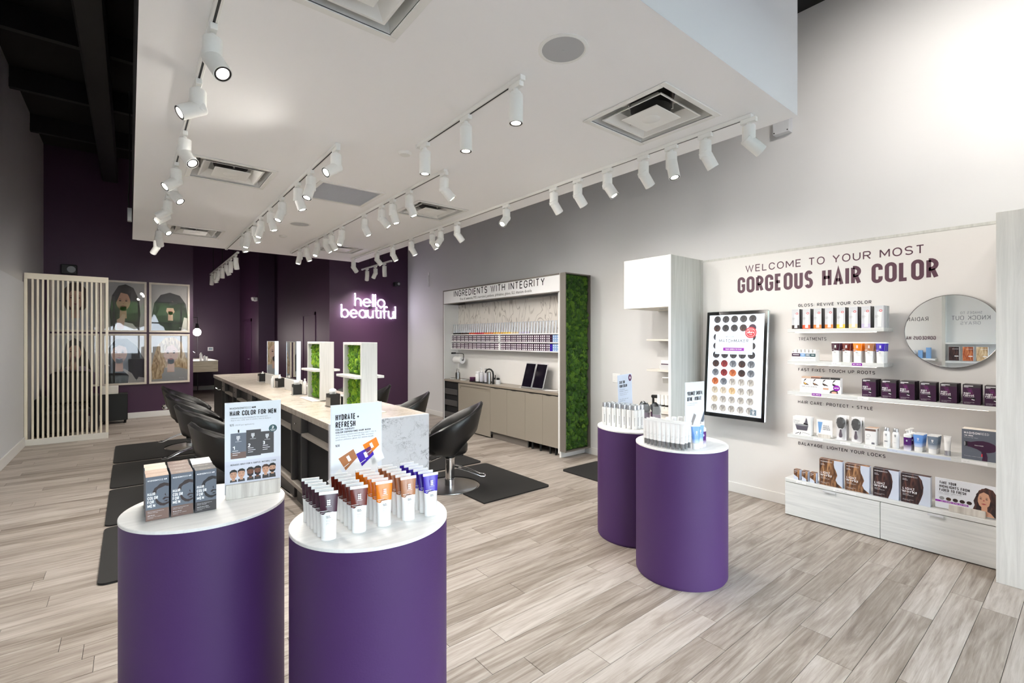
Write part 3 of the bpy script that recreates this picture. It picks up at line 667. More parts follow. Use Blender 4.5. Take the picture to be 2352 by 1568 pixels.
def moss(mb, w, h, n, seed, dmax=.03, rmin=.018, rmax=.045, mi=0):
    """cushions of moss on a sheet that faces -y (x right, z up)"""
    rg = random.Random(seed)
    for k in range(n):
        r = rg.uniform(rmin, rmax); x = rg.uniform(r * .5, w - r * .5); z = rg.uniform(r * .5, h - r * .5); d = rg.uniform(.4, 1.0) * dmax; el = rg.uniform(.8, 1.35)
        rx = min(r, x, w - x) if min(x, w - x) > .006 else .006; rz = min(r * el, z, h - z) if min(z, h - z) > .006 else .006
        vs = []; fs = []; nn = 9
        for j, q in enumerate((1.0, .82, .5)):
            for i in range(nn):
                a = 6.2832 * i / nn; s = q * rg.uniform(.85, 1.0)
                vs.append((x + rx * s * math.cos(a), -d * (1 - q * q) ** .5 * rg.uniform(.8, 1.15), z + rz * s * math.sin(a)))
        vs.append((x, -d * rg.uniform(.9, 1.1), z))
        for j in range(2):
            for i in range(nn): fs.append((j * nn + i, j * nn + (i + 1) % nn, (j + 1) * nn + (i + 1) % nn, (j + 1) * nn + i))
        for i in range(nn): fs.append((2 * nn + i, 2 * nn + (i + 1) % nn, 3 * nn))
        mb.add(vs, fs, mi)
def tower(y0, y1, lab, seed):
    w = y1 - y0; z1 = 1.567 - IZ
    t = thing('moss_tower', lab, 'divider', (1.695, y0, IZ), group='moss towers on the island')
    MB().box(-.075, .075, 0, .028, 0, z1, b=.002).build('side_panel', 'white_wood', t); MB().box(-.075, .075, w - .028, w, 0, z1, b=.002).build('side_panel', 'white_wood', t)
    MB().box(-.075, .075, .028, w - .028, z1 - .025, z1, b=.002).build('top_panel', 'white_wood', t)
    MB().box(-.16, .16, .0, w, 0, .011, b=.002).build('base_plate', 'bone', t)
    MB().box(-.14, -.076, -.004, w + .004, 1.24 - IZ, 1.263 - IZ, b=.002).box(.076, .14, -.004, w + .004, 1.24 - IZ, 1.263 - IZ, b=.002).box(-.076, .076, .03, w - .03, 1.24 - IZ, 1.263 - IZ).build('shelf', 'white_wood', t)
    MB().box(-.022, .022, .028, w - .028, .011, z1 - .025).build('core_panel', 'moss_deep', t)
    for s in (-1, 1):
        m = MB(); moss(m, w - .06, 1.24 - IZ - .015, 130, seed + s, .034); m.T = Matrix.Translation((0, 0, 1.263 - IZ + .0)); moss(m, w - .06, z1 - .025 - (1.263 - IZ), 130, seed + 5 + s, .034); m.T = None
        tag(m.build('moss', 'moss_bright', t, (s * .022, (w - .03) if s < 0 else .03, .011), rz=R(-90) if s < 0 else R(90)), kind='stuff')
tower(4.167, 4.637, 'white wooden tower filled with moss, near the marble end', 11)
tower(5.354, 5.831, 'white wooden tower filled with moss, beside the standing mirrors', 31)
def station_mirror(y0, y1, lab):
    w = y1 - y0; t = thing('station_mirror', lab, 'mirror', (1.695, y0, IZ), group='double mirrors on the island')
    MB().box(-.05, .05, 0, w, 0, .15, b=.003).build('base_block', 'white_wood', t)
    MB().box(-.026, .026, 0, .012, .152, .652).box(-.026, .026, w - .012, w, .152, .652).box(-.026, .026, .012, w - .012, .152, .166).box(-.026, .026, .012, w - .012, .64, .652).build('frame', 'silver', t)
    MB().box(-.024, -.021, .012, w - .012, .166, .64).build('mirror_glass', 'mirror', t); MB().box(.021, .024, .012, w - .012, .166, .64).build('mirror_glass', 'mirror', t)
    MB().box(-.02, .02, .012, w - .012, .166, .64).build('core_panel', 'black', t)
station_mirror(6.49, 7.0, 'standing two-sided mirror with silver frame beside the moss tower')
station_mirror(7.66, 8.17, 'standing two-sided mirror with silver frame, farther along the island')
# what stands by each station
def place(px, z=IZ): return (*GP(*px, z), z)
def caddy(px, lab, k):
    x, y, z = place(px); g = 'tool caddies on the island'
    t = thing('station_caddy', 'dark steel tool caddy ' + lab, 'caddy', (x, y, z), R((4, -6, 8, 0)[k]), g)
    MB().box(-.10, .14, -.07, .07, 0, .008, b=.002).build('tray', 'steel', t)
    MB().box(-.09, -.085, -.055, .055, .008, .13).box(.005, .01, -.055, .055, .008, .13).box(-.085, .005, -.055, -.05, .008, .13).box(-.085, .005, .05, .055, .008, .13).box(-.085, .005, -.05, .05, .008, .012).build('holder', 'black', t)
    MB().box(-.0925, -.0902, -.055, .055, .008, .095).build('steel_face', 'steel', t)
    return t
def tissue(px, lab):
    x, y, z = place(px); rg = random.Random(5)
    rings = []
    for q in range(6):
        rr = (.026, .028, .028, .036, .030, .012)[q]; rings.append([(rr * (1 + .2 * rg.uniform(-1, 1)) * math.cos(a * .628), rr * .8 * (1 + .3 * rg.uniform(-1, 1)) * math.sin(a * .628), (0, .05, .10, .14, .155, .165)[q] + rg.uniform(0, .005)) for a in range(10)])
    tag(MB().loft(rings).build('folded_towel', 'white', loc=(x - .04, y, z + .0135), rz=0), lab, 'towel')
def jar(dx, px, lab):
    x, y, z = place(px); t = thing('lidded_jar', lab, 'jar', (x + .06 + dx, y - .01, z + .0081), group='steel jars on the island')
    MB().lathe([(.0, 0), (.042, 0), (.044, .004), (.044, .085), (.04, .088), (0, .088)], n=24).build('body', 'steel', t)
    MB().lathe([(.045, .086), (.046, .098), (.03, .102), (0, .102)], n=24).build('lid', 'white', t)
def bottle(name, lab, loc, r, h, mat, capmat, neck=.45, group=None, sx=1.0, cap_h=None, band=None):
    t = thing(name, lab, 'bottle', loc, group=group); ch = cap_h or h * .14
    MB().lathe([(0, 0), (r * .96, 0), (r, r * .1), (r, (h - ch) * .86), (r * .85, (h - ch) * .95), (r * neck, (h - ch))], n=20, sx=sx).build('body', mat, t)
    MB().lathe([(r * max(neck, .5) * 1.1, h - ch), (r * max(neck, .5) * 1.1, h - .003), (r * max(neck, .5), h), (0, h)], n=20, sx=sx).build('cap', capmat, t)
    if band: MB().lathe([(r * 1.01, h * .18), (r * 1.01, h * .30)], n=20, sx=sx).build('label_band', band, t)
    return t
cp = ((774, 932), (690, 906), (650, 889), (608, 876))
where = ('beside the nearest moss tower', 'beside the second moss tower', 'in front of the nearer mirror', 'by the far mirror')
for k in range(4): caddy(cp[k], where[k], k)
tissue(cp[0], 'crumpled white towel in the caddy nearest the marble end'); tissue(cp[1], 'folded white towel in the caddy by the second moss tower')
jar(.02, cp[0], 'shiny steel jar with white lid by the nearest moss tower'); jar(.02, cp[1], 'small steel jar with white lid by the second moss tower')
for k, (i, dx, dy, h) in enumerate(((1, .035, -.06, .19), (2, -.13, .03, .16), (2, -.04, .01, .17), (2, .06, .01, .17), (3, -.03, .0, .15), (3, .05, -.01, .16))):
    x, y, z = place(cp[i]); lab = ('tall white bottle standing in front of the second caddy', 'white cone bottle left of the caddy by the nearer mirror', 'white bottle inside the caddy by the nearer mirror', 'white bottle beside the caddy by the nearer mirror', 'white bottle in the caddy by the far mirror', 'lilac bottle in the caddy by the far mirror')[k]
    zz = z + (.0125 if (i, dx) in ((2, -.04), (3, -.03)) else .0085 if dx > -.1 else 0)
    bottle('spray_bottle', lab, (x + dx, y + dy, zz), .02, h, 'lavender' if k == 5 else 'white', 'white', group='bottles on the island')

# ------------------------------------------------------------------ styling chairs
def chair_shell():
    m = MB(); rings = []; n = 34
    for i in range(n + 1):
        a = -152 + 304 * i / n            # 0 = middle of the back
        q = abs(a) / 152.0
        top = .92 - .37 * q ** 1.15
        bot = .605 - .235 * min(1, q / .5) ** 2.0
        rad = .205
        c = math.cos(R(180 + a)); s = math.sin(R(180 + a)); st = .96 if q < .6 else .96 + .12 * (q - .6)
        th = .05
        prof = []
        H = top - bot
        for f_, side in ((0, 0), (.06, 1), (.35, 1), (.7, 1), (.94, 1), (1, 0), (.94, -1), (.7, -1), (.35, -1), (.06, -1)):
            z = bot + H * f_; fl = .135 * max(0, (z - .37) / .55) ** .9
            rr = rad + fl + side * th / 2; prof.append((rr * c * (1.06 if c > 0 else 1.0), rr * s * st, z))
        rings.append(prof)
    return m.loft(rings)
def make_chair(name, lab, loc, rz, group):
    t = thing(name, lab, 'chair', loc, rz, group)
    chair_shell().build('backrest', 'leather', t, angle=60)
    rings = []
    for z, k in ((.36, .72), (.375, .86), (.40, .92), (.455, .93), (.485, .88), (.50, .70), (.503, .3)):
        rings.append([((.035 + .245 * k * math.copysign(abs(math.cos(a)) ** .8, math.cos(a))), .225 * k * math.copysign(abs(math.sin(a)) ** .8, math.sin(a)), z) for a in [6.2832 * j / 28 for j in range(28)]])
    MB().loft(rings).build('seat', 'leather', t, angle=60)
    MB().box(-.14, .14, -.10, .10, .345, .365, b=.004).rod((0, 0, .32), (0, 0, .346), .06).build('seat_plate', 'black', t)
    MB().rod((0, 0, .02), (0, 0, .31), .050, n=28).lathe([(.050, .30), (.054, .305), (.054, .315), (.03, .317), (.03, .345)], n=28).lathe([(.056, .018), (.056, .09), (.051, .093)], n=28).build('column', 'chrome', t)
    MB().lathe([(0, 0), (.30, 0), (.305, .004), (.303, .009), (.29, .013), (.06, .02), (0, .02)], n=48).build('base_disc', 'steel', t)
    MB().tube([(-.05, .05, .22), (-.20, .055, .17), (-.33, .055, .11), (-.37, .05, .105), (-.385, .03, .105), (-.385, -.03, .105), (-.37, -.05, .105), (-.33, -.055, .11), (-.20, -.055, .17), (-.05, -.05, .22)], .007).build('pump_pedal', 'chrome', t)
    MB().tube([(.10, .12, .35), (.30, .14, .28), (.42, .14, .16), (.44, .10, .14), (.44, -.10, .14), (.42, -.14, .16), (.30, -.14, .28), (.10, -.12, .35)], .009).build('footrest', 'chrome', t)
    MB().rod((.05, -.22, .345), (.05, -.30, .34), .008).build('swivel_lever', 'chrome', t)
    return t
ch = make_chair('styling_chair', 'black leather styling chair behind the men hair color sign', (.73, 4.75, 0), R(8), 'styling chairs')
labs = ['black leather styling chair, second from the men sign, left of the island', 'black leather styling chair, third from the men sign, left of the island', 'black leather styling chair farthest along the left of the island']
for (x, y, a), lb in zip(((.715, 6.07, 3), (.70, 7.32, -3), (.71, 8.52, -8)), labs): dup(ch, (x, y, 0), R(a), lb)
labs = ['black leather styling chair by the marble end panel', 'black leather styling chair, second from the marble end, right of the island', 'black leather styling chair, third from the marble end, seen past the moss tower', 'black leather styling chair glimpsed between the two moss towers']
for (x, y, a), lb in zip(((2.71, 4.44, 150), (2.73, 5.66, 155), (2.74, 6.86, 160), (2.74, 8.05, 165)), labs): dup(ch, (x, y, 0), R(a), lb)
# anti-fatigue mats with a round bite for each chair base
def floor_mat_rug(x0, x1, y0, y1, cx, cy, side, lab):
    rr = .325; c = .05; pts = []
    inner = x0 if side > 0 else x1; outer = x1 if side > 0 else x0
    dx = inner - cx; hy = math.sqrt(max(rr * rr - dx * dx, .01)); s = 1 if side > 0 else -1
    def cor(px, py, ax, ay): return [(px + ax * c * (1 - math.cos(R(k))) if False else px + ax * (c - c * math.sin(R(k))), py + ay * (c - c * math.cos(R(k)))) for k in range(0, 91, 15)]
    o1 = cor(outer, y0, -s, 1); o1 = o1[::-1] if False else [(px, py) for px, py in o1]
    a0 = math.atan2(-hy, dx * 1.0); a1 = math.atan2(hy, dx * 1.0)
    # bite: arc from lower to upper meeting point through the outer side
    if side > 0: arc = [(cx + rr * math.cos(a), cy + rr * math.sin(a)) for a in [a0 + (a1 - a0) * k / 22 for k in range(23)]]
    else:
        a0 = math.atan2(-hy, dx); a1 = math.atan2(hy, dx) - 2 * math.pi; arc = [(cx + rr * math.cos(a), cy + rr * math.sin(a)) for a in [a0 + (a1 - a0) * k / 22 for k in range(23)]]
    pts = [(inner, y0)] + cor(outer, y0, -s, 1) + cor(outer, y1, -s, -1)[::-1] + [(inner, y1)] + arc[::-1]
    if side < 0: pts = pts[::-1]
    m = MB(); m.prism(pts, 0.0005, .014)
    tag(m.build('floor_mat', 'mat_rubber', smooth=False), lab, 'mat', 'black rubber mats around the island')
cyl_ = (4.75, 6.07, 7.32, 8.52)
for k, (a, b) in enumerate(((4.06, 5.24), (5.30, 6.53), (6.60, 7.83), (7.92, 9.17))):
    floor_mat_rug(-.165, .72, a, b, (.73, .715, .70, .71)[k], cyl_[k], -1, 'black rubber floor mat under the left chairs, ' + nth(k) + ' from the men pedestal')
for k, (a, b) in enumerate(((3.745, 4.945), (5.03, 6.23), (6.31, 7.5), (7.58, 8.78))):
    floor_mat_rug(2.67, 3.555, a, b, (2.71, 2.73, 2.74, 2.74)[k], (4.44, 5.66, 6.86, 8.05)[k], 1, 'black rubber floor mat under the right chairs, ' + nth(k) + ' from the marble end')
m = MB(); m.prism([(4.12, 3.40), (4.72, 3.40), (4.76, 3.44), (4.76, 4.08), (4.72, 4.12), (4.12, 4.12), (4.08, 4.08), (4.08, 3.44)], .0005, .012)
tag(m.build('floor_mat', 'mat_rubber', smooth=False), 'grey rubber mat by the checkout niche, behind the far purple pedestal', 'mat')
# ================================================================== purple display pedestals
PZ = .887
def pedestal(x, y, lab):
    t = thing('display_pedestal', lab, 'pedestal', (x, y, 0), group='round purple pedestals')
    MB().lathe([(.292, 0), (.292, .012), (.30, .014), (.30, PZ - .0135)], n=72).build('body', 'pedestal_purple', t)
    MB().lathe([(.2985, PZ - .013), (.3015, PZ - .012), (.3015, PZ - .002), (.2995, PZ), (0, PZ)], n=72).build('top', 'pedestal_top', t)
PA, PB, PC, PD = (.263, 2.43), (.756, 1.841), (2.973, 1.827), (3.236, 2.408)
pedestal(*PA, 'round purple pedestal carrying the boxes of men hair color')
pedestal(*PB, 'round purple pedestal carrying rows of coloured hair mask tubes')
pedestal(*PC, 'round purple pedestal carrying white and blue tubes, nearest the display wall')
pedestal(*PD, 'round purple pedestal carrying silver-capped bottles, behind its neighbour')

def face(m, x, z, s, y, skin, hair, beard=None, brow=4, lips=5, style=0):
    """small printed head, s = head height; material slots: skin, hair, beard index"""
    if style == 1: m.flat([(x - s * .5, z - s * .75), (x - s * .48, z + s * .2), (x - s * .3, z + s * .52), (x, z + s * .6), (x + s * .3, z + s * .52), (x + s * .48, z + s * .2), (x + s * .52, z - s * .75)], y, hair)
    m.flat([(x - s * .14, z - s * .62), (x + s * .14, z - s * .62), (x + s * .14, z - s * .2), (x - s * .14, z - s * .2)], y - .00012, skin)
    m.disc(x, z, s * .31, s * .43, y - .0002, skin)
    m.flat([(x - s * .33, z + s * .05), (x - s * .34, z + s * .34), (x - s * .16, z + s * .52), (x + s * .1, z + s * .55), (x + s * .32, z + s * .40), (x + s * .33, z + s * .05), (x + s * .25, z + s * .26), (x - s * .05, z + s * .30), (x - s * .25, z + s * .24)], y - .0003, hair)
    if beard is not None: m.flat([(x - s * .3, z - s * .02), (x - s * .27, z - s * .3), (x, z - s * .47), (x + s * .27, z - s * .3), (x + s * .3, z - s * .02), (x + s * .2, z - s * .16), (x, z - s * .14), (x - s * .2, z - s * .16)], y - .0003, beard)
    for q in (-1, 1):
        m.rect(x + q * s * .15 - s * .07, x + q * s * .15 + s * .07, z + s * .10, z + s * .125, y - .0004, brow); m.disc(x + q * s * .15, z + s * .04, s * .045, s * .022, y - .0004, brow, 8)
    m.flat([(x - s * .035, z - s * .1), (x + s * .05, z - s * .1), (x + s * .015, z + s * .02)], y - .0004, lips) if False else None
    m.flat([(x - s * .11, z - s * .2), (x, z - s * .235), (x + s * .11, z - s * .2), (x, z - s * .185)], y - .0004, lips)

# ------------------------------------------------------------------ men hair color boxes
BW, BD, BH = .074, .0605, .171
def men_box(band, top, key):
    o = MB().box(0, BW, 0, BD, 0, BH, b=.0008).build('hair_color_box', 'grey_slate')
    MB().box(.0006, BW - .0006, .0006, BD - .0006, BH, BH + .0007).build('top_flap', top, o)
    m = MB(); y = -.0004
    m.rect(.0004, BW - .0004, .0004, .043, y, 0)
    m.flat([(.0225, .096), (.022, .112), (.028, .126), (.036, .131), (.045, .140), (.058, .143), (.0735, .138), (.0735, .126), (.062, .130), (.05, .1255), (.04, .122), (.0345, .116), (.0335, .106), (.029, .099)], y, 1)
    m.flat([(.029, .084), (.034, .066), (.046, .0545), (.058, .0515), (.0735, .0585), (.0735, .066), (.062, .062), (.052, .063), (.043, .070), (.034, .083)], y, 1)
    m.flat([(.052, .078), (.060, .086), (.0735, .083), (.0735, .078), (.064, .080), (.058, .075)], y, 1); m.flat([(.056, .069), (.064, .073), (.0735, .072), (.066, .067)], y, 1)
    m.flat([(.060, .094), (.0625, .101), (.0645, .092), (.066, .088)], y, 1)
    m.build('front_print', [band, 'hair_dbrown' if key < 2 else 'hair_black'], o)
    m = MB(); y = -.0008
    m.glyphs(stext('MADISON', .0062, .0012, .030), .006, .1535, y); m.glyphs(stext('REED', .0062, .0007, .018), .0375, .1535, y); m.glyphs(stext('MR', .0062, .0016, .009), .0585, .1535, y)
    for k, s in enumerate(('HAIR', 'COLOR', 'FOR', 'MEN')): m.glyphs(stext(s, .0124, .0021, (.025, .0335, .021, .0245)[k], gap=.28), .0055, .0975 - k * .0152, y)
    lines(m, .006, .0345, ['Natural-looking gray blending for hair', 'and beard, reduces gray'], .0034, y, 0)
    m.glyphs(ftext(('Light Brown', 'Medium Brown', 'Dark Brown to Black')[key], .0046, bold=.012), .006, .0195, y); lines(m, .006, .0135, ['Permanent hair color 1 application', 'ammonia free'], .0032, y, 0)
    m.build('lettering', 'ink_white', o)
    m = MB(); m.add([(.018 + a, .024 + b, BH + .0012) for a, b in ftext(('Light Brown', 'Medium Brown', 'Dark Brown to Black')[key], .008, .038)[0]], ftext(('Light Brown', 'Medium Brown', 'Dark Brown to Black')[key], .008, .038)[1]); m.build('top_lettering', 'cream', o)
    return o
bc = [('box_brown2', 'box_brown2', 'light brown'), ('box_brown', 'box_brown', 'medium brown'), ('box_dark', 'box_dark', 'dark')]
for c in range(3):
    p = men_box(bc[c][0], ('box_tan', 'box_brown2', 'box_dark')[c], c); x = .048 + c * .0805
    p.location = (x, 2.334 - c * .004, PZ + .0005); tag(p, bc[c][2] + ' men hair color box at the front of its column', 'box', 'men hair color boxes')
    for k in range(1, 4):
        q = dup(p, (x - .002 + .001 * ((k * 7 + c) % 3), 2.334 - c * .004 + k * .0615, PZ + .0005), R((k * 5 + c * 3) % 3 - 1) * .4, bc[c][2] + ' men hair color box, ' + ORD[k] + ' from the front of its column')
        if k >= 2 and c in (0, 2):
            for ch_ in list(q.children):
                if ch_.name.startswith('top_flap'): ch_.data = ch_.data.copy(); ch_.data.materials[0] = MT['box_cream' if c == 0 else 'white']
                if ch_.name.startswith('top_lettering'): bpy.data.objects.remove(ch_)
KIDS.clear()

# ------------------------------------------------------------------ table signs
def sign(lab, loc, rz, w, z0, z1, base=None, paper='paper', cat='sign', name='table_sign', tilt=0.0, group='printed table signs'):
    t = thing(name, lab, cat, loc, rz, group)
    if base:
        bw, bh, bd = base; MB().box(-bw / 2, bw / 2, -bd / 2, -.0022, 0, bh, b=.0015).box(-bw / 2, bw / 2, .0022, bd / 2, 0, bh, b=.0015).box(-bw / 2, bw / 2, -.0022, .0022, 0, z0 - .001).build('wood_block', 'block_wood', t)
    p = MB().box(-w / 2, w / 2, -.002, .002, z0, z1).build('placard', paper, t)
    if tilt: p.rotation_euler = (0, R(tilt), 0)
    return t, p
INK = ['ink', 'ink_grey', 'ink_white', 'grey_slate', 'box_dark', 'teal', 'skin', 'skin_d', 'hair_black', 'hair_brown', 'lips', 'lavender', 'box_brown', 'tube_caramel', 'tube_violet', 'tube_orange', 'white_gloss', 'plum', 'hair_grey', 'silver', 'pale_blue', 'violet', 'strand_dark', 'brow', 'pale_lilac']
IK = {n: i for i, n in enumerate(INK)}
t, p = sign('white table sign for men hair color with three dark boxes and six heads', (.4395, 2.425, PZ), R(-6.3), .225, .02, .428, (.218, .065, .036))
m = MB(); y = -.0024
m.rect(-.1122, .1122, .0665, .166, y, IK['pale_lilac'])
m.rect(-.090, -.029, .176, .290, y, IK['grey_slate']); m.rect(-.029, .030, .181, .300, y, IK['box_dark']); m.rect(.030, .083, .186, .288, y, IK['box_dark']); m.rect(-.0895, -.0295, .1765, .205, y - .0003, IK['box_brown']); m.rect(-.062, -.056, .292, .305, y, IK['ink'])
for x, z, n in ((-.060, .268, '1'), (-.002, .275, '2'), (.056, .266, '3')):
    for q, (dx, dz) in enumerate(((-.004, .006), (.003, .006), (-.004, -.001), (.003, -.001), (-.001, -.008))): m.disc(x + dx, z + dz, .0036, .0036, y - .0004, IK['ink_white'], 10); m.disc(x + dx, z + dz, .002, .002, y - .0006, IK['grey_slate'], 8)
    m.rect(x - .012, x + .012, z - .0165, z - .0155, y - .0004, IK['ink_white'])
for x, z, n in ((-.083, .216, '1'), (-.022, .223, '2'), (.037, .228, '3')):
    m.glyphs(stext(n, .016, .0034, .0095), x, z, y - .0006, IK['ink_white'])
    for k in range(3): m.rect(x, x + (.022, .03, .02)[k], z - .006 - k * .009, z - .004 - k * .009, y - .0006, IK['ink_white'])
m.disc(.079, .299, .0172, .0172, y - .0008, IK['teal']); m.glyphs(stext('2', .012, .0028, .008), .075, .298, y - .0012, IK['ink_white']); m.rect(.068, .090, .292, .2935, y - .0012, IK['ink_white']); m.rect(.071, .087, .288, .2895, y - .0012, IK['ink_white'])
for k in range(6):
    x = (-.079, -.048, -.0125, .0165, .049, .077)[k]; z = .099 + k * .002
    sk = IK['skin_d'] if k in (2, 3) else IK['skin']; hr = IK['hair_black'] if k != 4 else IK['hair_brown']
    m.flat([(x - .014, .0725), (x + .014, .0725), (x + .012, z - .016), (x - .012, z - .016)], y - .0004, IK['box_dark']); face(m, x, z + .006, .043, y - .0006, sk, hr, hr if k in (2, 3, 5) else None, IK['brow'], IK['lips'])
m.build('picture_print', INK, p)
m = MB(); y = -.0034
m.glyphs(stext('MADISON', .0088, .0012, .052), -.093, .3975, y); m.glyphs(stext('REED', .0088, .0008, .030), -.039, .3975, y); m.glyphs(stext('MR', .0088, .0022, .016), -.0065, .3975, y)
m.glyphs(stext('HAIR COLOR FOR MEN', .0228, .0036, .186, gap=.3), -.093, .368, y)
lines(m, -.093, .3555, ['- Natural-looking gray blending for hair and beard', '- Easy to use: ready, wait 10 minutes, rinse & shampoo'], .0074, y, 1, 1.25)
m.glyphs(stext('$25', .0095, .0014, .016), -.093, .323, y, 1); m.glyphs(ftext('(12.50 per application)', .0082), -.072, .324, y, 1)
m.glyphs(stext('REDUCES GRAY FOR A SUBTLE, NATURAL LOOK', .0072, .0011, .182), -.090, .146, y)
m.build('lettering', ['ink', 'ink_grey'], p)

t, p = sign('white table sign for hydrating hair masks behind the coloured tubes', (.79, 2.085, PZ), R(-2), .228, .02, .425, (.2, .06, .036))
m = MB(); y = -.0024
def tilt_tube(cx, cz, s, a, col):
    ca, sa = math.cos(R(a)), math.sin(R(a)); q = lambda pts: [(cx + (px * ca - pz * sa) * s, cz + (px * sa + pz * ca) * s) for px, pz in pts]
    m.flat(q([(-.5, .62), (.5, .62), (.42, -1.0), (-.42, -1.0)]), y, IK['white_gloss']); m.flat(q([(-.49, .56), (.49, .56), (.46, -.02), (.1, -.12), (-.45, -.3)]), y - .0003, col); m.flat(q([(-.08, .05), (.1, .05), (.1, .4), (-.08, .4)]), y - .0006, IK['white_gloss'])
    m.flat(q([(-.47, -.1), (-.1, -.05), (-.1, -.02), (-.47, -.06)]), y - .0006, IK['white_gloss'])
tilt_tube(-.03, .17, .075, 27, IK['tube_caramel']); tilt_tube(.045, .175, .075, 22, IK['tube_violet']); tilt_tube(.072, .215, .07, 24, IK['tube_orange']); tilt_tube(-.075, .09, .07, 40, IK['white_gloss'])
m.build('picture_print', INK, p)
m = MB(); y = -.0036
m.glyphs(stext('HYDRATE', .0265, .0042, .0865, gap=.3), -.094, .357, y); m.glyphs(stext('+', .012, .0035, .012), -.002, .361, y); m.glyphs(stext('REFRESH', .0265, .0042, .0865, gap=.3), -.094, .325, y)
m.glyphs(stext('COLOR THERAPY', .0078, .0016, .082), -.094, .313, y); m.glyphs(stext('COLOR DEPOSITING HAIR MASK', .0078, .0016, .156), -.094, .301, y)
lines(m, -.094, .291, ['Adds intense hydration and refreshes tone + color in', 'just 5 minutes. Free of ammonia, PPD, resorcinol,', 'parabens, phthalates, gluten, SLS, titanium dioxide'], .0084, y, 1, 1.25)
m.glyphs(stext('$20', .0095, .0013, .017), -.094, .243, y, 0); m.build('lettering', ['ink', 'ink_grey'], p)

# ------------------------------------------------------------------ hair mask tubes
def ell(rx, ry, z, n=22): return [(rx * math.cos(6.28319 * k / n), ry * math.sin(6.28319 * k / n), z) for k in range(n)]
def tube_mesh(h, rx0, ry0, rx1):
    zs = (0, .002, .26, .27, .58, .80, .945); out = []
    for q in zs:
        f_ = max(0, (q - .26) / .685); out.append(ell(rx0 * (.97 if q == 0 else 1) + (rx1 - rx0) * f_, (ry0 * (1 - f_ ** 1.25) + .0022 * f_) * (.97 if q == 0 else 1), q * h))
    return out
def mask_tube(col, key):
    H = .169; t = thing('hair_mask_tube', 'x', 'tube', (0, 0, 0)); rg = tube_mesh(H, .0255, .0175, .0315)
    MB().loft(rg[:5]).build('body', 'white_gloss', t, angle=50)
    m = MB(); up = rg[4:]
    lo = [(x * 1.012, yy * 1.03, z + (.004 - .016 * (1 if x < -.012 else 0) - .008 * (x / .03))) for x, yy, z in rg[4]]
    lo = [(x, yy * (1.10 if z < .098 else 1.04), z) for x, yy, z in lo]
    m.loft([lo] + [[(x * 1.008, yy * 1.02, z) for x, yy, z in r] for r in up[1:]]).build('colored_top', col, t, angle=50)
    MB().box(-.032, .032, -.0028, .0028, .1585, H, b=.0008).build('crimp', 'white_gloss', t)
    m = MB()
    for q, (dx, dz) in enumerate(((-.003, .010), (.003, .010), (-.003, .003), (.003, .003), (-.003, -.004), (.003, -.004))):
        yy = -.0128 + (.128 + dz - .10) * .055; m.disc(dx, .130 + dz, .0031, .0031, yy - .0022, 0, 10)
    m.rect(-.0095, .0095, .1195, .1205, -.0152, 0); m.rect(-.029, -.004, .105, .1065, -.0178, 0); m.rect(-.027, .000, .0995, .1005, -.0182, 0)
    m.build('emblem', 'ink_white', t)
    m = MB(); y = -.0181
    m.glyphs(stext('COLOR', .0034, .0007, .013), -.009, .0845, y); m.glyphs(stext('THERAPY', .0034, .0007, .016), -.009, .0795, y); lines(m, -.009, .0725, ['Color Depositing', 'Hair Mask'], .0033, y, 1, 1.3)
    lines(m, -.009, .061, ['Hydrates and refreshes', 'hair color 115 mL / 4 fl oz'], .003, y, 1, 1.4); m.build('lettering', ['ink', 'ink_grey'], t)
    return t
cols = ('tube_aubergine', 'tube_brown', 'tube_orange', 'tube_caramel', 'tube_violet'); cn = ('aubergine', 'reddish brown', 'orange', 'caramel', 'violet')
MASKS = []
for c in range(5):
    p = mask_tube(cols[c], c); MASKS.append(p); x = (.5525, .661, .758, .858, .95)[c]; y0 = (1.729, 1.724, 1.722, 1.719, 1.706)[c]
    p.location = (x, y0, PZ + .0005); p.rotation_euler = (0, 0, R((-16, -12, -9, -6, -7)[c])); tag(p, cn[c] + ' topped hair mask tube at the front of its row on the pedestal', 'tube', 'hair mask tubes on the pedestal')
    for k in range(1, 6): dup(p, (x + .0018 * ((k * 3 + c) % 3 - 1), y0 + k * .0425, PZ + .0005), None, cn[c] + ' topped hair mask tube, ' + ORD[k] + ' from the front of its row on the pedestal')

KIDS.clear()
# ------------------------------------------------------------------ pedestal with white and blue tubes
def serum_tube():
    t = thing('serum_tube', 'x', 'tube', (0, 0, 0)); H = .172
    MB().lathe([(0, 0), (.0135, 0), (.0135, .042), (.012, .044), (0, .044)], n=16).build('clear_cap', 'acrylic', t)
    MB().lathe([(0, .006), (.009, .006), (.009, .038), (0, .038)], n=14).build('applicator', 'box_dark', t)
    rg = [ell(.0145 + .003 * f_, .0135 * (1 - f_ ** 1.2) + .0014 * f_, .044 + (H - .050) * f_, 16) for f_ in (0, .04, .45, .8, 1)]
    MB().loft(rg).build('body', 'white_gloss', t, angle=50); MB().box(-.018, .018, -.0017, .0017, H - .007, H, b=.0005).build('crimp', 'white_gloss', t)
    m = MB(); lines(m, -.006, .085, ['VOLUMIZE', 'smooth', 'hair serum'], .003, -.0135, 0, 1.5); m.rect(-.008, .008, .064, .0645, -.0138, 0); m.build('lettering', 'ink_grey', t)
    return t
p = serum_tube(); first = True
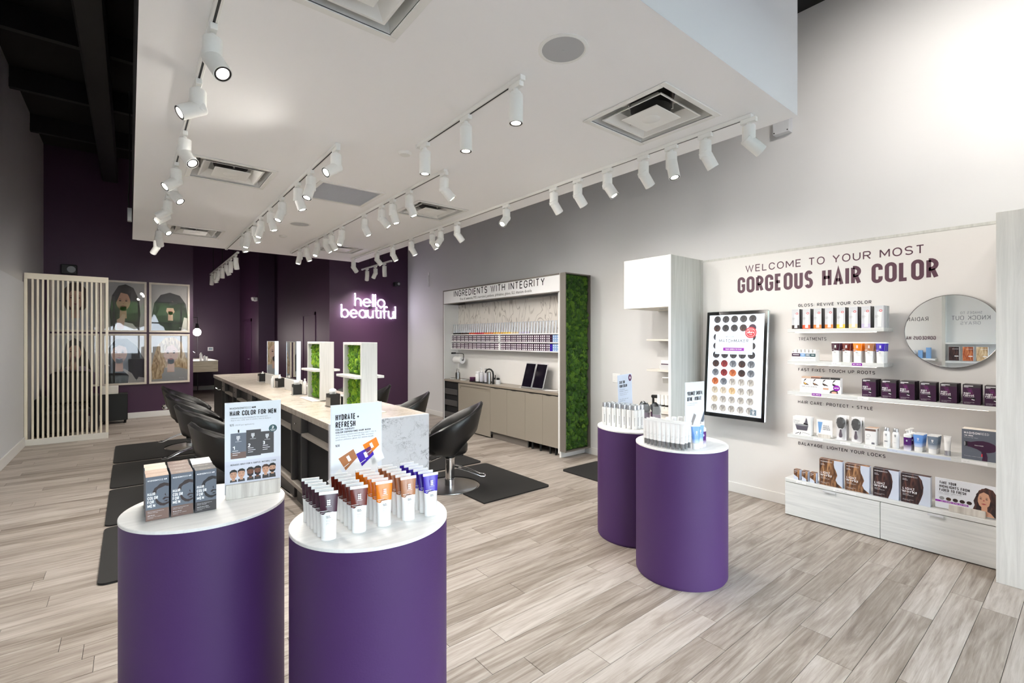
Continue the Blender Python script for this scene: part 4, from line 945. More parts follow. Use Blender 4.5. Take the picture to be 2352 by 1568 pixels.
for r_ in range(3):
    for k in range(10):
        x = 2.735 + .045 * r_ + (0, -.012, -.016, -.018, -.02, -.016, -.012, -.006, .0, .006)[k]; y = 1.945 - k * .0302 + r_ * .004; lab = 'slim white tube with dark applicator, ' + ORD[k] + ' in the ' + ('front', 'middle', 'back')[r_] + ' row'
        if math.hypot(x - PC[0], y - PC[1]) > .285: x += .02
        if first: p.location = (x, y, PZ + .0005); p.rotation_euler = (0, 0, R(-75)); tag(p, lab, 'tube', 'slim white tubes on the pedestal'); first = False
        else: dup(p, (x, y, PZ + .0005), R(-75), lab)
KIDS.clear()
def fade_tube(name, lab, mat, loc, rz, H=.155, rx=.0225, group='tubes on the display'):
    t = thing(name, lab, 'tube', loc, rz, group); rg = tube_mesh(H, rx, .0165, rx * 1.3)
    MB().loft(rg[:3]).build('cap', 'white_gloss', t, angle=50); MB().loft(rg[3:]).build('body', mat, t, angle=50); MB().box(-rx * 1.32, rx * 1.32, -.0026, .0026, H * .94, H, b=.0006).build('crimp', 'white_gloss', t)
    m = MB()
    for q, (dx, dz) in enumerate(((-.003, .010), (.003, .010), (-.003, .003), (.003, .003), (0, -.004))): m.disc(dx, H * .68 + dz, .003, .003, -.0125, 0, 10)
    m.rect(-.009, .009, H * .68 - .012, H * .68 - .011, -.0135, 0); m.build('emblem', 'ink_white', t)
    return t
fade_tube('hair_balm_tube', 'blue fading hair tube beside the slim white tubes', 'fade_blue', (2.852, 1.645, PZ + .0005), R(-35)); fade_tube('hair_balm_tube', 'blue fading hair tube next to the purple bottle', 'fade_blue', (2.915, 1.655, PZ + .0005), R(-35))
def plum_bottle(lab, loc, group='plum bottles'):
    t = thing('plum_bottle', lab, 'bottle', loc, R(-40), group)
    MB().lathe([(0, 0), (.023, 0), (.024, .004), (.024, .085), (.024, .10)], n=22).build('body', 'fade_plum', t); MB().lathe([(.0243, .10), (.0243, .118), (.017, .126), (.008, .128)], n=22).lathe([(.007, .126), (.007, .146), (.013, .148), (.013, .158), (0, .16)], n=14).build('pump_cap', 'white_gloss', t)
    m = MB(); m.disc(0, .075, .005, .008, -.0246, 0, 10); m.rect(-.006, .004, .035, .037, -.0246, 0); m.build('emblem', 'lavender', t)
plum_bottle('plum fading bottle with white pump on the nearer right pedestal', (2.972, 1.668, PZ + .0005))
for k in range(5): bottle('white_bottle', 'white capped bottle, ' + ORD[k] + ' of the row behind the slim white tubes', (2.93 + k * .045, 1.90 - k * .02, PZ + .0005), .021, .165, 'white_gloss', 'white', .75, 'white bottles on the nearer right pedestal', cap_h=.045)
t, p = sign('white table sign about volume beside the touch screen', (3.045, 1.765, PZ), R(-5.5), .21, .02, .415, (.19, .045, .03))
m = MB(); y = -.0024
m.flat([(-.085, .055), (-.06, .055), (.015, .185), (-.012, .20)], y, IK['silver']); m.flat([(-.085, .055), (-.06, .055), (-.028, .11), (-.055, .125)], y - .0003, IK['plum']); m.flat([(.02, .06), (.05, .05), (.105, .15), (.105, .21)], y, IK['grey_slate']); m.build('picture_print', INK, p)
m = MB(); y = -.0034; m.glyphs(stext('VOLUMIZE SMOOTH,', .027, .0036, .17, gap=.3), -.085, .325, y); m.glyphs(stext('DEFINE + HYDRATE', .027, .0036, .155, gap=.3), -.085, .287, y); lines(m, -.085, .268, ['Free of ammonia, parabens, gluten', 'SLS and titanium dioxide'], .008, y, 1); m.build('lettering', ['ink', 'ink_grey'], p)

# ------------------------------------------------------------------ far pedestal: bottles and bagged brushes
k0 = 0
for r_ in range(3):
    for k in range(7):
        x = 3.068 + .047 * r_ + .004 * k; y = 2.585 - k * .047; 
        if math.hypot(x - PD[0], y - PD[1]) > .272: x += .022
        t = thing('silver_cap_bottle', 'white bottle with silver cap, ' + ORD[k] + ' of the ' + ('front', 'middle', 'back')[r_] + ' row on the far right pedestal', 'bottle', (x, y, PZ + .0005), R(-50), 'silver capped bottles')
        if k0 == 0:
            ba = MB().lathe([(0, 0), (.0195, 0), (.0205, .003), (.0205, .14), (.0195, .148), (.0165, .151)], n=20).mesh('body', ['white_gloss']); bc_ = MB().lathe([(.0172, .151), (.0172, .183), (.0165, .186), (0, .186)], n=20).mesh('cap', ['silver'])
            m = MB(); [m.rect(-.002, .003, .03 + q * .011, .036 + q * .011, -.0208, 0) for q in range(6)]; bl = m.mesh('lettering', ['ink_grey']); k0 = 1
        for nm, me in (('body', ba), ('cap', bc_), ('lettering', bl)):
            o = bpy.data.objects.new(nm, me); COL.objects.link(o); o.parent = t
for k in range(5):
    x, y = ((3.255, 2.215), (3.335, 2.27), (3.30, 2.345), (3.40, 2.33), (3.38, 2.43))[k]; rg = random.Random(k)
    t = thing('bagged_brush', 'black brush in a clear bag with plum card, ' + ORD[k] + ' from the bottles', 'brush', (x, y, PZ + .0005), R(-40 + 2 * k), 'bagged brushes')
    MB().box(-.032, .032, -.010, .010, 0, .11, b=.004).build('plum_card', 'plum', t)
    rings = [[((.030 + .004 * rg.random()) * s * math.cos(a * .5236), (.016 + .004 * rg.random()) * s * math.sin(a * .5236), z + .006 * rg.random()) for a in range(12)] for s, z in ((.9, .112), (1.1, .13), (1.05, .155), (.7, .175), (.3, .183))]
    MB().loft(rings).build('bristle_head', 'black_gloss', t, angle=20)
    MB().box(-.034, .034, -.022, -.021, 0, .18).build('clear_bag', 'acrylic', t)
t, p = sign('pale blue leaning care sign behind the silver-capped bottles', (3.32, 2.56, PZ), R(0), .19, .02, .41, (.17, .04, .03), 'pale_blue', tilt=-3)
m = MB(); y = -.0024; m.disc(.07, .375, .022, .03, y, IK['plum']); m.disc(.07, .375, .007, .011, y - .0004, IK['ink_white']); m.build('badge_print', INK, p)
m = MB(); y = -.0034; m.glyphs(stext('CARE FOR', .024, .0034, .075, gap=.3), -.078, .335, y); m.glyphs(stext('YOUR COLOR', .024, .0034, .105, gap=.3), -.078, .302, y); lines(m, -.078, .283, ['Color protecting', 'daily shampoo + conditioner'], .010, y, 0); lines(m, -.078, .25, ['Gently cleanses and keeps color', 'looking fresh between visits'], .009, y, 1); lines(m, -.078, .20, ['Free of sulfates, parabens, gluten', 'and titanium dioxide'], .009, y, 0); m.build('lettering', ['ink', 'ink_grey'], p)
# ================================================================== mixing bar on the right wall
MX, MY0, MY1, MZ = 4.515, 4.556, 7.643, 2.489
NB = 4.82                                   # back of the niche
t = thing('mixing_bar_surround', 'tall grey-edged mixing bar niche with lettered header and mossy end', 'niche', (0, 0, 0))
MB().box(MX, XW - .002, MY1 - .03, MY1, 0, MZ, b=.002).build('end_board', 'cab_frame', t); MB().box(MX, XW - .002, MY0, MY0 + .03, 0, MZ, b=.002).build('end_board', 'white', t)
MB().box(MX, XW - .002, MY0 + .03, MY1 - .03, MZ - .02, MZ, b=.002).build('top_board', 'cab_frame', t)
MB().box(MX - .002, MX + .03, MY0 + .03, MY1 - .03, 2.245, MZ - .022, b=.002).build('header_panel', 'card_white', t)
MB().box(MX - .004, MX + .034, MY0 + .03, MY1 - .03, 2.232, 2.244).build('header_trim', 'cab_frame', t)
MB().box(NB, NB + .02, MY0 + .03, MY1 - .03, 1.69, 2.23).build('topo_backsplash', 'topo_print', t); MB().box(NB, NB + .02, MY0 + .03, MY1 - .03, .866, 1.69).build('backsplash', 'panel_white', t)
MB().box(MX + .004, NB, MY1 - .05, MY1 - .031, .867, 2.231).build('inner_side', 'panel_white', t); MB().box(MX + .004, NB, MY0 + .031, MY0 + .05, .867, 2.231).build('inner_side', 'panel_white', t)
MB().box(MX - .003, MX + .004, MY1 - .055, MY1 - .0305, .05, 2.232).build('edge_trim', 'white', t); MB().box(MX - .003, MX + .004, MY0 + .0305, MY0 + .05, .05, 2.232).build('edge_trim', 'white', t)
m = MB(); T0 = WX(1042.5, 690, MX - .003); T1 = WX(1251, 645, MX - .003)
W_ = T0[0] - T1[0]; m.glyphs(stext('INGREDIENTS WITH INTEGRITY', .112, .0155, W_, gap=.4), 0, 2.345, 0); tl = ftext('Free of: ammonia, PPD, resorcinol, parabens, phthalates, gluten, SLS, titanium dioxide', .06, W_ * .80, .006); m.build('lettering', 'ink', t, (MX - .0035, T0[0], 0), R(-90)); m = MB(); m.glyphs(tl, W_ * .085, 2.278, 0); m.build('small_lettering', 'ink', t, (MX - .0035, T0[0], 0), R(-90))
# moss-filled box on the end of the mixing bar
fr = 'cab_frame'; bx0, bx1, by0, by1 = 4.495, XW - .003, 4.45, MY0 - .001
MB().box(bx0, bx0 + .012, by0, by1, .09, MZ - .005).box(bx1 - .012, bx1, by0, by1, .09, MZ - .005).box(bx0 + .012, bx1 - .012, by0, by1, .09, .105).box(bx0 + .012, bx1 - .012, by0, by1, MZ - .02, MZ - .005).box(bx0 + .012, bx1 - .012, by1 - .02, by1, .105, MZ - .02).build('moss_box', fr, t)
m = MB(); moss(m, bx1 - bx0 - .024, MZ - .125, 620, 77, .055, .022, .06); tag(m.build('moss', 'moss_deep', t, (bx0 + .012, by0 + .055, .105)), kind='stuff')
MB().box(bx0 + .012, bx1 - .012, by0 + .055, by0 + .06, .105, MZ - .02).build('moss_backing', 'moss_deep', t)
t = thing('mixing_worktop', 'brown-grey worktop of the mixing bar with a sink', 'worktop', (0, 0, 0))
MB().box(MX - .012, NB - .0015, MY0 + .052, MY1 - .057, .832, .865, b=.003).build('worktop', 'counter_grey', t)
x, y = 4.62, WX(1118, 0, 4.62)[0]; MB().box(x - .08, x + .08, y - .22, y + .22, .8645, .8654).build('sink_basin', 'black_gloss', t)
def yy(u): return WX(u, 900, MX)[0]
ys_ = [yy(u) for u in (1052.5, 1125.8, 1164, 1206, 1246)] + [MY0 + .055]
# open drawer tower
t = thing('drawer_tower', 'dark open drawer tower at the far end of the mixing bar', 'drawers', (MX, ys_[0] + .004, 0)); wd = MY1 - .06 - ys_[0] - .004
MB().box(.0, .02, 0, .018, .05, .828).box(0, .02, wd - .018, wd, .05, .828).box(.02, .27, 0, wd, .05, .828).build('carcass', 'dark_void', t)
for z in (.18, .40, .60): MB().box(-.012, .0, .02, wd - .02, z, z + .10, b=.003).build('drawer', 'cab_dark', t)
# doors
t0 = None
for k in range(5):
    y1, y0 = ys_[k], ys_[k + 1]; w = y1 - y0
    lab = 'taupe dishwasher panel with a recessed handle slot in the mixing bar' if k == 0 else 'taupe mixing bar cupboard, ' + ORD[k - 1] + ' from the slotted panel'
    t = thing('base_cabinet', lab, 'cabinet', (MX, y0, 0), group=None if k == 0 else 'mixing bar cupboards')
    zb = .02 if k == 0 else .115
    MB().box(.022, NB - MX, .001, w - .001, .06 if k == 0 else .12, .825).build('carcass', 'cab_dark', t)
    if k == 0:
        d = MB().box(0, .02, .0015, w - .0015, zb, .735, b=.001).box(0, .02, .0015, .05, .735, .822).box(0, .02, w - .06, w - .0015, .735, .822).box(0, .02, .05, w - .06, .785, .822).box(.015, .02, .05, w - .06, .735, .785).build('door', 'cab_grey', t)
    else:
        d = MB().box(0, .02, .0015, w - .0015, zb, .815, b=.001).build('door', 'cab_grey', t)
        MB().box(-.01, .012, w * .5, w * .5 + .10, .815, .819).build('edge_pull', 'steel', d)
    if 0 < k < 3: MB().box(.05, .07, 0, w, 0, .113).build('toe_kick', 'cab_frame', t)
    elif k >= 3:
        for q in (.1, w - .1): MB().rod((.06, q, 0), (.06, q, .118), .016).build('leg', 'black', t)
# tube and box shelf
SXF = 4.653; ya, yb, yc = 7.585, 6.105, MY0 + .053
t = thing('color_shelf', 'white two-tier shelf full of small boxes in the mixing bar', 'shelf', (0, 0, 0))
for z in (1.665, 1.5375, 1.408): MB().box(SXF, NB - .0015, yc, ya, z, z + .016, b=.001).build('board', 'white', t)
MB().box(SXF, NB - .0015, ya - .016, ya, 1.424, 1.665).build('upright', 'white', t); MB().box(SXF, NB - .0015, yb - .016, yb + .016, 1.424, 1.665).build('upright', 'white', t); MB().box(SXF, NB - .0015, yc, yc + .010, 1.424, 1.665).build('upright', 'white', t)
protos = {}
def cbox(face_m, lab_m):
    k = (face_m, lab_m)
    if k not in protos:
        protos[k] = MB().box(0, .12, -.0205, .0205, 0, .0335, 0).add([(-.0006, -.0125, .006), (-.0006, .0125, .006), (-.0006, .0125, .027), (-.0006, -.0125, .027)], [(3, 2, 1, 0)], 1).mesh('color_box', [face_m, lab_m], smooth=False)
    return protos[k]
lw_ = ya - .016 - yb - .016; rw_ = yb - .016 - 4.745
lc = [yb + .016 + (k + .5) * lw_ / 34 for k in range(34)]; rc = [4.745 + (k + .5) * rw_ / 30 for k in range(30)]
stuff_boxes = MB()
for tier, zb in ((0, 1.5536), (1, 1.4242)):
    for ci, y in enumerate(rc + lc):
        for r_ in range(3):
            fm, lm, ds = ('plum_dark', 'card_white', 'small plum box with white label')
            if ci < 3: fm, lm, ds = 'sky_blue', 'pale_blue', 'small light blue box at the mossy end'
            elif ci == 3: fm, lm, ds = ('plum_dark', 'plum_dark', 'small unlabelled dark box beside the light blue ones') if tier == 0 else ('tube_violet', 'tube_violet', 'small bright violet box beside the light blue ones')
            loc = (SXF + .008 + .003 * ((ci * 7 + r_ * 3) % 3), y, zb + r_ * .0345)
            if ci >= 50:
                me = cbox(fm, lm); stuff_boxes.add([(v.co.x + loc[0], v.co.y + loc[1], v.co.z + loc[2]) for v in me.vertices], [tuple(p.vertices) for p in me.polygons][:-1], 0); stuff_boxes.add([(v.co.x + loc[0], v.co.y + loc[1], v.co.z + loc[2]) for v in me.vertices], [tuple(me.polygons[-1].vertices)], 1); continue
            o = bpy.data.objects.new('color_box', cbox(fm, lm)); COL.objects.link(o); o.location = loc
            tag(o, ds + ' on the ' + ('upper', 'lower') [tier] + ' mixing bar shelf tier', 'box', ds + (', upper tier', ', lower tier')[tier])
tag(stuff_boxes.build('color_boxes', ['plum_dark', 'card_white'], smooth=False), 'mass of small plum boxes with white labels at the far end of the shelf', 'box', kind='stuff')
tn = 43; cap_cols = ['black'] * 4 + ['hair_brown'] * 4 + ['red_orange'] * 3 + ['red'] * 4 + ['orange'] * 4 + ['amber'] * 4 + ['gold'] * 3 + ['sand'] * 3 + ['lavender'] * 4 + ['pale_grey'] * 10
tp = {}
for k in range(tn):
    y = 7.53 - k * (7.53 - 4.765) / (tn - 1); cm = cap_cols[k]
    if cm not in tp: tp[cm] = MB().lathe([(0, 0), (.018, 0), (.018, .028), (0, .028)], n=12, mi=1).loft([[(.9 * x_, y_, z_) for x_, y_, z_ in ell(.0185 + .006 * f_, .017 * (1 - f_) + .002 * f_, .028 + .147 * f_, 12)] for f_ in (0, .5, 1)], 0).box(-.024, .024, -.002, .002, .168, .182, 0).mesh('developer_tube', ['tube_silver', cm])
    o = bpy.data.objects.new('gloss_tube', tp[cm]); COL.objects.link(o); o.location = (SXF + .035, y, 1.6815); o.rotation_euler = (0, 0, R(-90))
    tag(o, 'silver gloss tube, ' + nth(k) + ' from the far end of the tube row', 'tube', 'silver tubes on the mixing bar shelf')
# things on and above the worktop
t = thing('paper_towel_holder', 'black wall arm holding the paper towel roll', 'holder', (0, 0, 0)); yw = MY1 - .052
cz = WX(1057, 827, 4.66)[1]; ye = 7.40
MB().box(4.66, 4.76, yw - .006, yw, cz + .105, cz + .135, b=.003).build('wall_plate', 'black', t)
MB().tube([(4.70, yw - .003, cz + .12), (4.70, 7.26, cz + .12), (4.70, 7.235, cz + .11), (4.70, 7.228, cz + .09), (4.70, 7.228, cz + .01), (4.70, 7.235, cz), (4.70, 7.26, cz), (4.70, yw - .045, cz)], .006).build('arm', 'black', t)
t = thing('paper_towel_roll', 'white paper towel roll hanging from the black arm', 'paper roll', (4.70, 7.27, cz)); MB().lathe([(.016, 0), (.062, 0), (.063, .003), (.063, .237), (.062, .24), (.016, .24), (.016, 0)], n=32, cap=False).build('roll', 'white', t, rot=(R(-90), 0, 0)); MB().lathe([(.0155, -.001), (.019, -.0015), (.019, .0)], n=20, cap=False).build('core', 'bone', t, rot=(R(-90), 0, 0))
ZT = .8655
def on(u, v=0, X=4.66): return (X, WX(u, 0, X)[0], ZT)
for (u, v, lab) in ((1044, 868, 'round black and white plate at the far end of the mixing bar'), (1068, 866, 'round black and white plate by the steel tool cup')):
    t = thing('mixing_scale', lab, 'scale', on(u, v)); MB().lathe([(0, 0), (.075, 0), (.08, .006), (.08, .014), (0, .014)], n=32).build('base', 'white', t); MB().lathe([(0, .0145), (.07, .0145), (.076, .02), (0, .02)], n=32).build('plate', 'black_gloss', t)
t = thing('tool_cup', 'perforated steel tool cup on the mixing bar', 'cup', on(1051.5, 868)); MB().lathe([(0, 0), (.042, 0), (.042, .125), (.039, .125), (.039, .006), (0, .006)], n=24).build('cup', 'steel', t)
for k in range(8):
    a = k * .785; MB().rod((.04225 * math.cos(a), .04225 * math.sin(a), .02), (.04225 * math.cos(a), .04225 * math.sin(a), .11), .003, n=6).build('slot', 'black', t)
c0 = on(1051.5, 868)
for k, (dx, dy, a) in enumerate(((-.015, .01, .2), (.012, -.012, -.15), (.0, .018, .1), (.016, .012, -.05))):
    m = MB().rod((0, 0, 0), (a * .05, a * .08, .15), .004, n=8).tube([(a * .05 + .012 * math.cos(q * .628), a * .08, .165 + .015 * math.sin(q * .628)) for q in range(10)], .003, 6, closed=True)
    tag(m.build('tint_tool', 'chrome', loc=(c0[0] + dx, c0[1] + dy, ZT + .0065)), 'chrome handled tint tool, ' + ORD[k] + ' in the steel cup', 'tool', 'tools in the steel cup')
t = thing('plum_jar', 'small plum jar beside the sink tray', 'jar', on(1085.5, 869.5)); MB().lathe([(0, 0), (.048, 0), (.05, .004), (.05, .045), (0, .045)], n=28).build('body', 'plum_dark', t); MB().lathe([(.051, .0455), (.051, .066), (.048, .069), (0, .069)], n=28).build('lid', 'plum', t)
t = thing('sink_tray', 'black tray under the white sink bottles', 'tray', on(1104, 872)); MB().box(-.0995, .0995, -.17, .17, 0, .008, b=.003).build('tray', 'black', t); MB().box(-.11, -.10, -.18, .18, 0, .014).box(.10, .11, -.18, .18, 0, .014).build('rim', 'black_gloss', t)
for k, (u, v, r_, h, lab) in enumerate(((1098, 871.5, .045, .17, 'squat white canister on the sink tray'), (1106.5, 871, .036, .235, 'tall white spray bottle on the sink tray'), (1117, 870, .036, .235, 'tall white spray bottle next to the faucet'))):
    x, y, z = on(u, v); z += .0085
    if k == 0: bottle('white_canister', lab, (x, y, z), r_, h, 'white', 'white', .9, cap_h=.035)
    else:
        t = bottle('trigger_bottle', lab, (x, y, z), r_, h * .82, 'acrylic_white', 'white', .4, 'white spray bottles at the sink'); MB().box(-.03, .012, -.009, .009, h * .82, h, b=.004).rod((-.03, 0, h * .95), (-.045, 0, h * .95), .005).build('trigger_head', 'white', t); MB().lathe([(0, .01), (r_ * .9, .01), (r_ * .9, h * .5), (0, h * .5)], n=16).build('liquid', 'lavender', t)
t = thing('faucet', 'brushed steel faucet with black arched spout', 'faucet', on(1127, 874), R(0)); MB().lathe([(0, 0), (.034, 0), (.034, .16), (.03, .185), (.022, .19), (0, .19)], n=24).build('body', 'steel', t, (-.01, .035, 0))
MB().tube([(.03, -.03, .0), (.03, -.03, .14), (.025, -.022, .19), (.01, .0, .222), (-.01, .03, .232), (-.03, .06, .222), (-.042, .08, .195), (-.045, .084, .17)], .014, 12).build('spout', 'black', t); MB().rod((.03, -.03, .07), (.03, -.085, .085), .011).rod((.03, -.083, .06), (.03, -.088, .14), .007).build('lever', 'black', t)
t = thing('soap_jar', 'clear soap jar with black lid beside the faucet', 'jar', on(1144, 873)); MB().lathe([(0, 0), (.04, 0), (.042, .01), (.042, .05), (.03, .065), (.024, .07)], n=24).build('body', 'acrylic_white', t); MB().lathe([(.026, .07), (.026, .082), (.03, .088), (.02, .10), (0, .104)], n=20).build('lid', 'black', t)
# two tilted swatch screens
def board(u0, u1, lab):
    xf = 4.60; y0 = WX(u0, 885, xf)[0]; y1 = WX(u1, 885, xf)[0]; w = y0 - y1
    t = thing('color_screen', lab, 'screen', (xf, (y0 + y1) / 2, ZT + .004), R(-90), 'tilted dark screens'); z1 = .385
    M_ = Matrix.Translation((0, 0, 0)) @ Matrix.Rotation(R(-17), 4, 'X')
    m = MB(); m.T = M_; m.box(-w / 2, w / 2, 0, .012, 0, z1, b=.003); m.build('frame', 'silver', t); m = MB(); m.T = M_; m.box(-w / 2 + .012, w / 2 - .012, -.0012, -.0002, .02, z1 - .014); m.build('display', 'glass_dark', t)
    MB().box(-w / 2, w / 2, 0, .16, -.0035, .004, b=.001).build('foot', 'silver', t); m = MB().add([(-.02, .115, .004), (.02, .115, .004), (.02, .105, .31), (-.02, .105, .31), (-.02, .125, .004), (.02, .125, .004), (.02, .112, .31), (-.02, .112, .31)], [(0, 1, 2, 3), (5, 4, 7, 6), (1, 5, 6, 2), (4, 0, 3, 7), (3, 2, 6, 7)]); m.build('strut', 'silver', t)
board(1196.5, 1219.5, 'tilted dark screen in a silver frame, nearer the faucet'); board(1221, 1246, 'tilted dark screen in a silver frame, nearer the moss')
for k, (u, v, rz, lab) in enumerate(((1205, 889, 12, 'loose white paper slip in front of the tilted screens'), (1268, 893, 30, 'white folded cards at the mossy end of the worktop'), (1252, 890, -10, 'grey card lying beside the tilted screens'))):
    x, y, z = on(u, v); tag(MB().box(-.04, .04, -.09, .09, 0, .002 + .006 * (k == 1)).build('paper_card', 'card_white', loc=(x, y, z), rz=R(rz)), lab, 'card')

# ================================================================== checkout niche beside the display wall
CX = 4.346; Y0 = 2.783; Y1 = 3.379
t = thing('checkout_cabinet', 'tall pale wood side panel with a wall cabinet beside the display wall', 'cabinet', (0, 0, 0))
MB().box(CX, XW - .002, Y0, Y0 + .028, 0, 2.473, b=.0015).build('side_panel', 'grey_wood', t); MB().box(CX - .003, CX, Y0, Y0 + .028, 0, 2.473).build('front_edge', 'white', t)
MB().box(CX + .02, XW - .002, Y0 + .029, Y1 - .001, 1.937, 2.471).build('cabinet_box', 'cream_wood', t); MB().box(CX, CX + .019, Y0 + .029, Y1, 1.935, 2.473, b=.0015).build('door', 'cream_wood', t)
MB().lathe([(.045, 0), (.045, -.004), (.03, -.006), (0, -.005)], (4.66, 3.08, 1.9365), n=24).build('puck_light', 'silver', t)
for k, z in enumerate((1.575, 1.222)):
    tag(MB().box(4.74, XW - .002, Y0 + .0295, 3.36, z, z + .022, b=.002).build('wall_shelf', 'bone'), ('upper empty', 'lower brochure')[k] + ' pale shelf in the checkout niche', 'shelf', 'checkout niche shelves')
t = thing('checkout_desk', 'cream desk in the checkout niche behind the pedestals', 'desk', (0, 0, 0))
MB().box(4.42, XW - .002, Y0 + .029, 3.42, .80, .835, b=.002).build('desk_top', 'bone', t); MB().box(4.46, XW - .002, Y0 + .03, 3.41, .0, .799).build('desk_body', 'cream_wood', t); MB().box(4.445, 4.459, Y0 + .04, 3.40, .45, .79).build('drawer', 'cream_wood', t)
t, p = sign('plum service menu sign on the lower niche shelf', (4.84, 2.955, 1.2445), R(-90), .16, .003, .20, None, 'plum_dark')
MB().box(-.05, .05, -.02, .03, 0, .0028).build('foot', 'acrylic_white', t)
m = MB(); y = -.0024; m.glyphs(stext('SERVICE', .024, .006, .075), -.068, .150, y); m.glyphs(stext('MENU', .024, .006, .055), -.068, .116, y); m.glyphs(ftext('our color bar', .012), -.068, .182, y); m.rect(.025, .07, .105, .17, y); m.build('lettering', 'ink_white', p)
t = thing('brochure_holder', 'clear holder with brochures in front of the service menu', 'brochure holder', (4.80, 3.09, 1.2445), R(-90)); MB().box(-.11, .11, -.03, -.027, 0, .06).box(-.11, .11, .03, .033, 0, .10).box(-.11, .11, -.027, .03, 0, .003).build('holder', 'acrylic_white', t)
for k, (x, mt, lab) in enumerate(((-.055, 'plum_dark', 'plum brochure in the clear holder nearer the side wall'), (.052, 'hair_dbrown', 'dark brown brochure in the clear holder nearer the wood panel'))):
    o = MB().box(-.048, .048, -.004, .004, 0, .105).build('brochure', 'card_white', loc=(4.79, 3.09 - x, 1.249), rz=R(-90)); tag(o, lab, 'brochure', 'brochures in the checkout niche'); MB().box(-.047, .047, -.0055, -.0042, .004, .066).build('cover_print', mt, o)
t = thing('pos_tablet', 'white checkout tablet tilted on a slim arm', 'tablet', (4.74, 2.99, .8355), R(-60)); MB().lathe([(0, 0), (.07, 0), (.07, .008), (0, .01)], n=24).build('base', 'white', t); MB().tube([(0, 0, .008), (-.01, .0, .06), (-.05, 0, .28)], .011).build('arm', 'white', t)
m = MB(); m.T = Matrix.Translation((-.06, 0, .30)) @ Matrix.Rotation(R(48), 4, 'X'); m.box(-.07, .07, -.008, .008, -.05, .05, b=.004); m.build('tablet', 'white', t)
t = thing('barcode_scanner', 'black barcode scanner on the checkout desk', 'scanner', (4.60, 3.17, .8355), R(-70)); MB().lathe([(0, 0), (.035, 0), (.033, .02), (.014, .03), (.012, .10)], n=20).build('stand', 'black', t); MB().box(-.02, .05, -.02, .02, .10, .135, b=.008).build('scan_head', 'black', t)
for k in range(5): bottle('travel_bottle', 'small white bottle with black band, ' + ORD[k] + ' on the checkout desk', (4.545, 3.06 - k * .05, .8355), .021, .15, 'white_gloss', 'white', .7, 'travel bottles on the checkout desk', cap_h=.04, band='black')
y, z = WX(1416, 868, XW); t = thing('wall_switch', 'white double switch plate on the grey wall beside the moss', 'switch', (XW, y, z), R(-90)); MB().box(-.06, .06, -.008, 0, -.06, .06, b=.003).build('plate', 'white', t); [MB().box(q - .018, q + .018, -.012, -.008, -.035, .035, b=.002).build('rocker', 'white', t) for q in (-.028, .028)]
y, z = WX(1801, 293, XW); t = thing('junction_box', 'grey metal box on the wall under the dropped ceiling corner', 'electrical box', (XW, y, z), R(-90)); MB().box(-.075, .075, -.08, 0, -.075, .075, b=.004).build('body', 'pale_grey', t); [MB().rod((a, -.08, b), (a, -.083, b), .006, n=8).build('screw', 'black', t) for a in (-.06, .06) for b in (-.06, .06)]
# ================================================================== display wall
def wlabel(s, y0, y1, z, H, tw, mat, gap=.36):
    m = MB(); m.glyphs(stext(s, H, tw, y0 - y1, gap=gap), 0, 0, 0); return m.build('lettering', mat, dp, (XD - .0012, y0, z), R(-90))
wlabel('WELCOME TO YOUR MOST', 2.293, .882, 2.281, .072, .0095, 'ink_plum', .34); wlabel('GORGEOUS HAIR COLOR', 2.373, .797, 2.072, .165, .029, 'ink_plum', .3)
wlabel('GLOSS: REVIVE YOUR COLOR', 1.798, 1.228, 1.901, .0285, .0048, 'ink'); wlabel('TREATMENTS', 1.795, 1.565, 1.584, .031, .0034, 'ink'); wlabel('FAST FIXES: TOUCH UP ROOTS', 1.798, 1.203, 1.297, .0285, .0044, 'ink')
wlabel('HAIR CARE: PROTECT + STYLE', 1.80, 1.218, .992, .0285, .0044, 'ink'); wlabel('BALAYAGE: LIGHTEN YOUR LOCKS', 1.798, 1.132, .602, .0295, .0046, 'ink')
SF = 4.663
def dshelf(z, y1, lab, tags):
    t = thing('display_shelf', lab, 'shelf', (0, 0, 0), group='display wall shelves')
    MB().box(SF, XD, y1, 1.792, z - .031, z, b=.0015).build('board', 'white_wood_h', t)
    MB().box(4.70, 4.715, y1 + .06, 1.74, z - .0355, z - .0312).build('light_strip', 'led', t)
    for (u0, u1, mt) in tags:
        a = WX(u0, 0, SF)[0]; b = WX(u1, 0, SF)[0]; g_ = MB().box(SF - .0012, SF - .0002, b, a, z - .024, z - .003).build('price_strip', mt, t)
        m = MB(); m.glyphs(stext('NEW ARRIVAL', .009, .0022, (a - b) * .8), (a - b) * .1, z - .018, 0) if mt == 'violet' else m.glyphs(ftext('color care', .008), (a - b) * .08, z - .016, 0)
        m.build('lettering', 'ink_white' if mt == 'violet' else 'ink_grey', g_, (SF - .0018, a, 0), R(-90))
Z1, Z2, Z3, Z4, Z5 = 1.6895, 1.4035, 1.1275, .7375, .333
dshelf(Z1, 1.082, 'top display shelf with silver gloss boxes', []); dshelf(Z2, 1.082, 'second display shelf with treatment tubes', [(1957, 1980, 'violet'), (1910, 1932, 'card_white')])
dshelf(Z3, .437, 'long display shelf with purple root boxes', [(1865, 1886, 'violet'), (1970, 1995, 'card_white')]); dshelf(Z4, .437, 'long display shelf with brushes and hair dryer box', [(1868, 1890, 'card_white'), (1930, 1953, 'card_white'), (1984, 2010, 'card_white'), (2038, 2184, 'pale_blue'), (2208, 2268, 'card_white')])
def span(u0, u1, X): a = WX(u0, 0, X)[0]; b = WX(u1, 0, X)[0]; return a, a - b
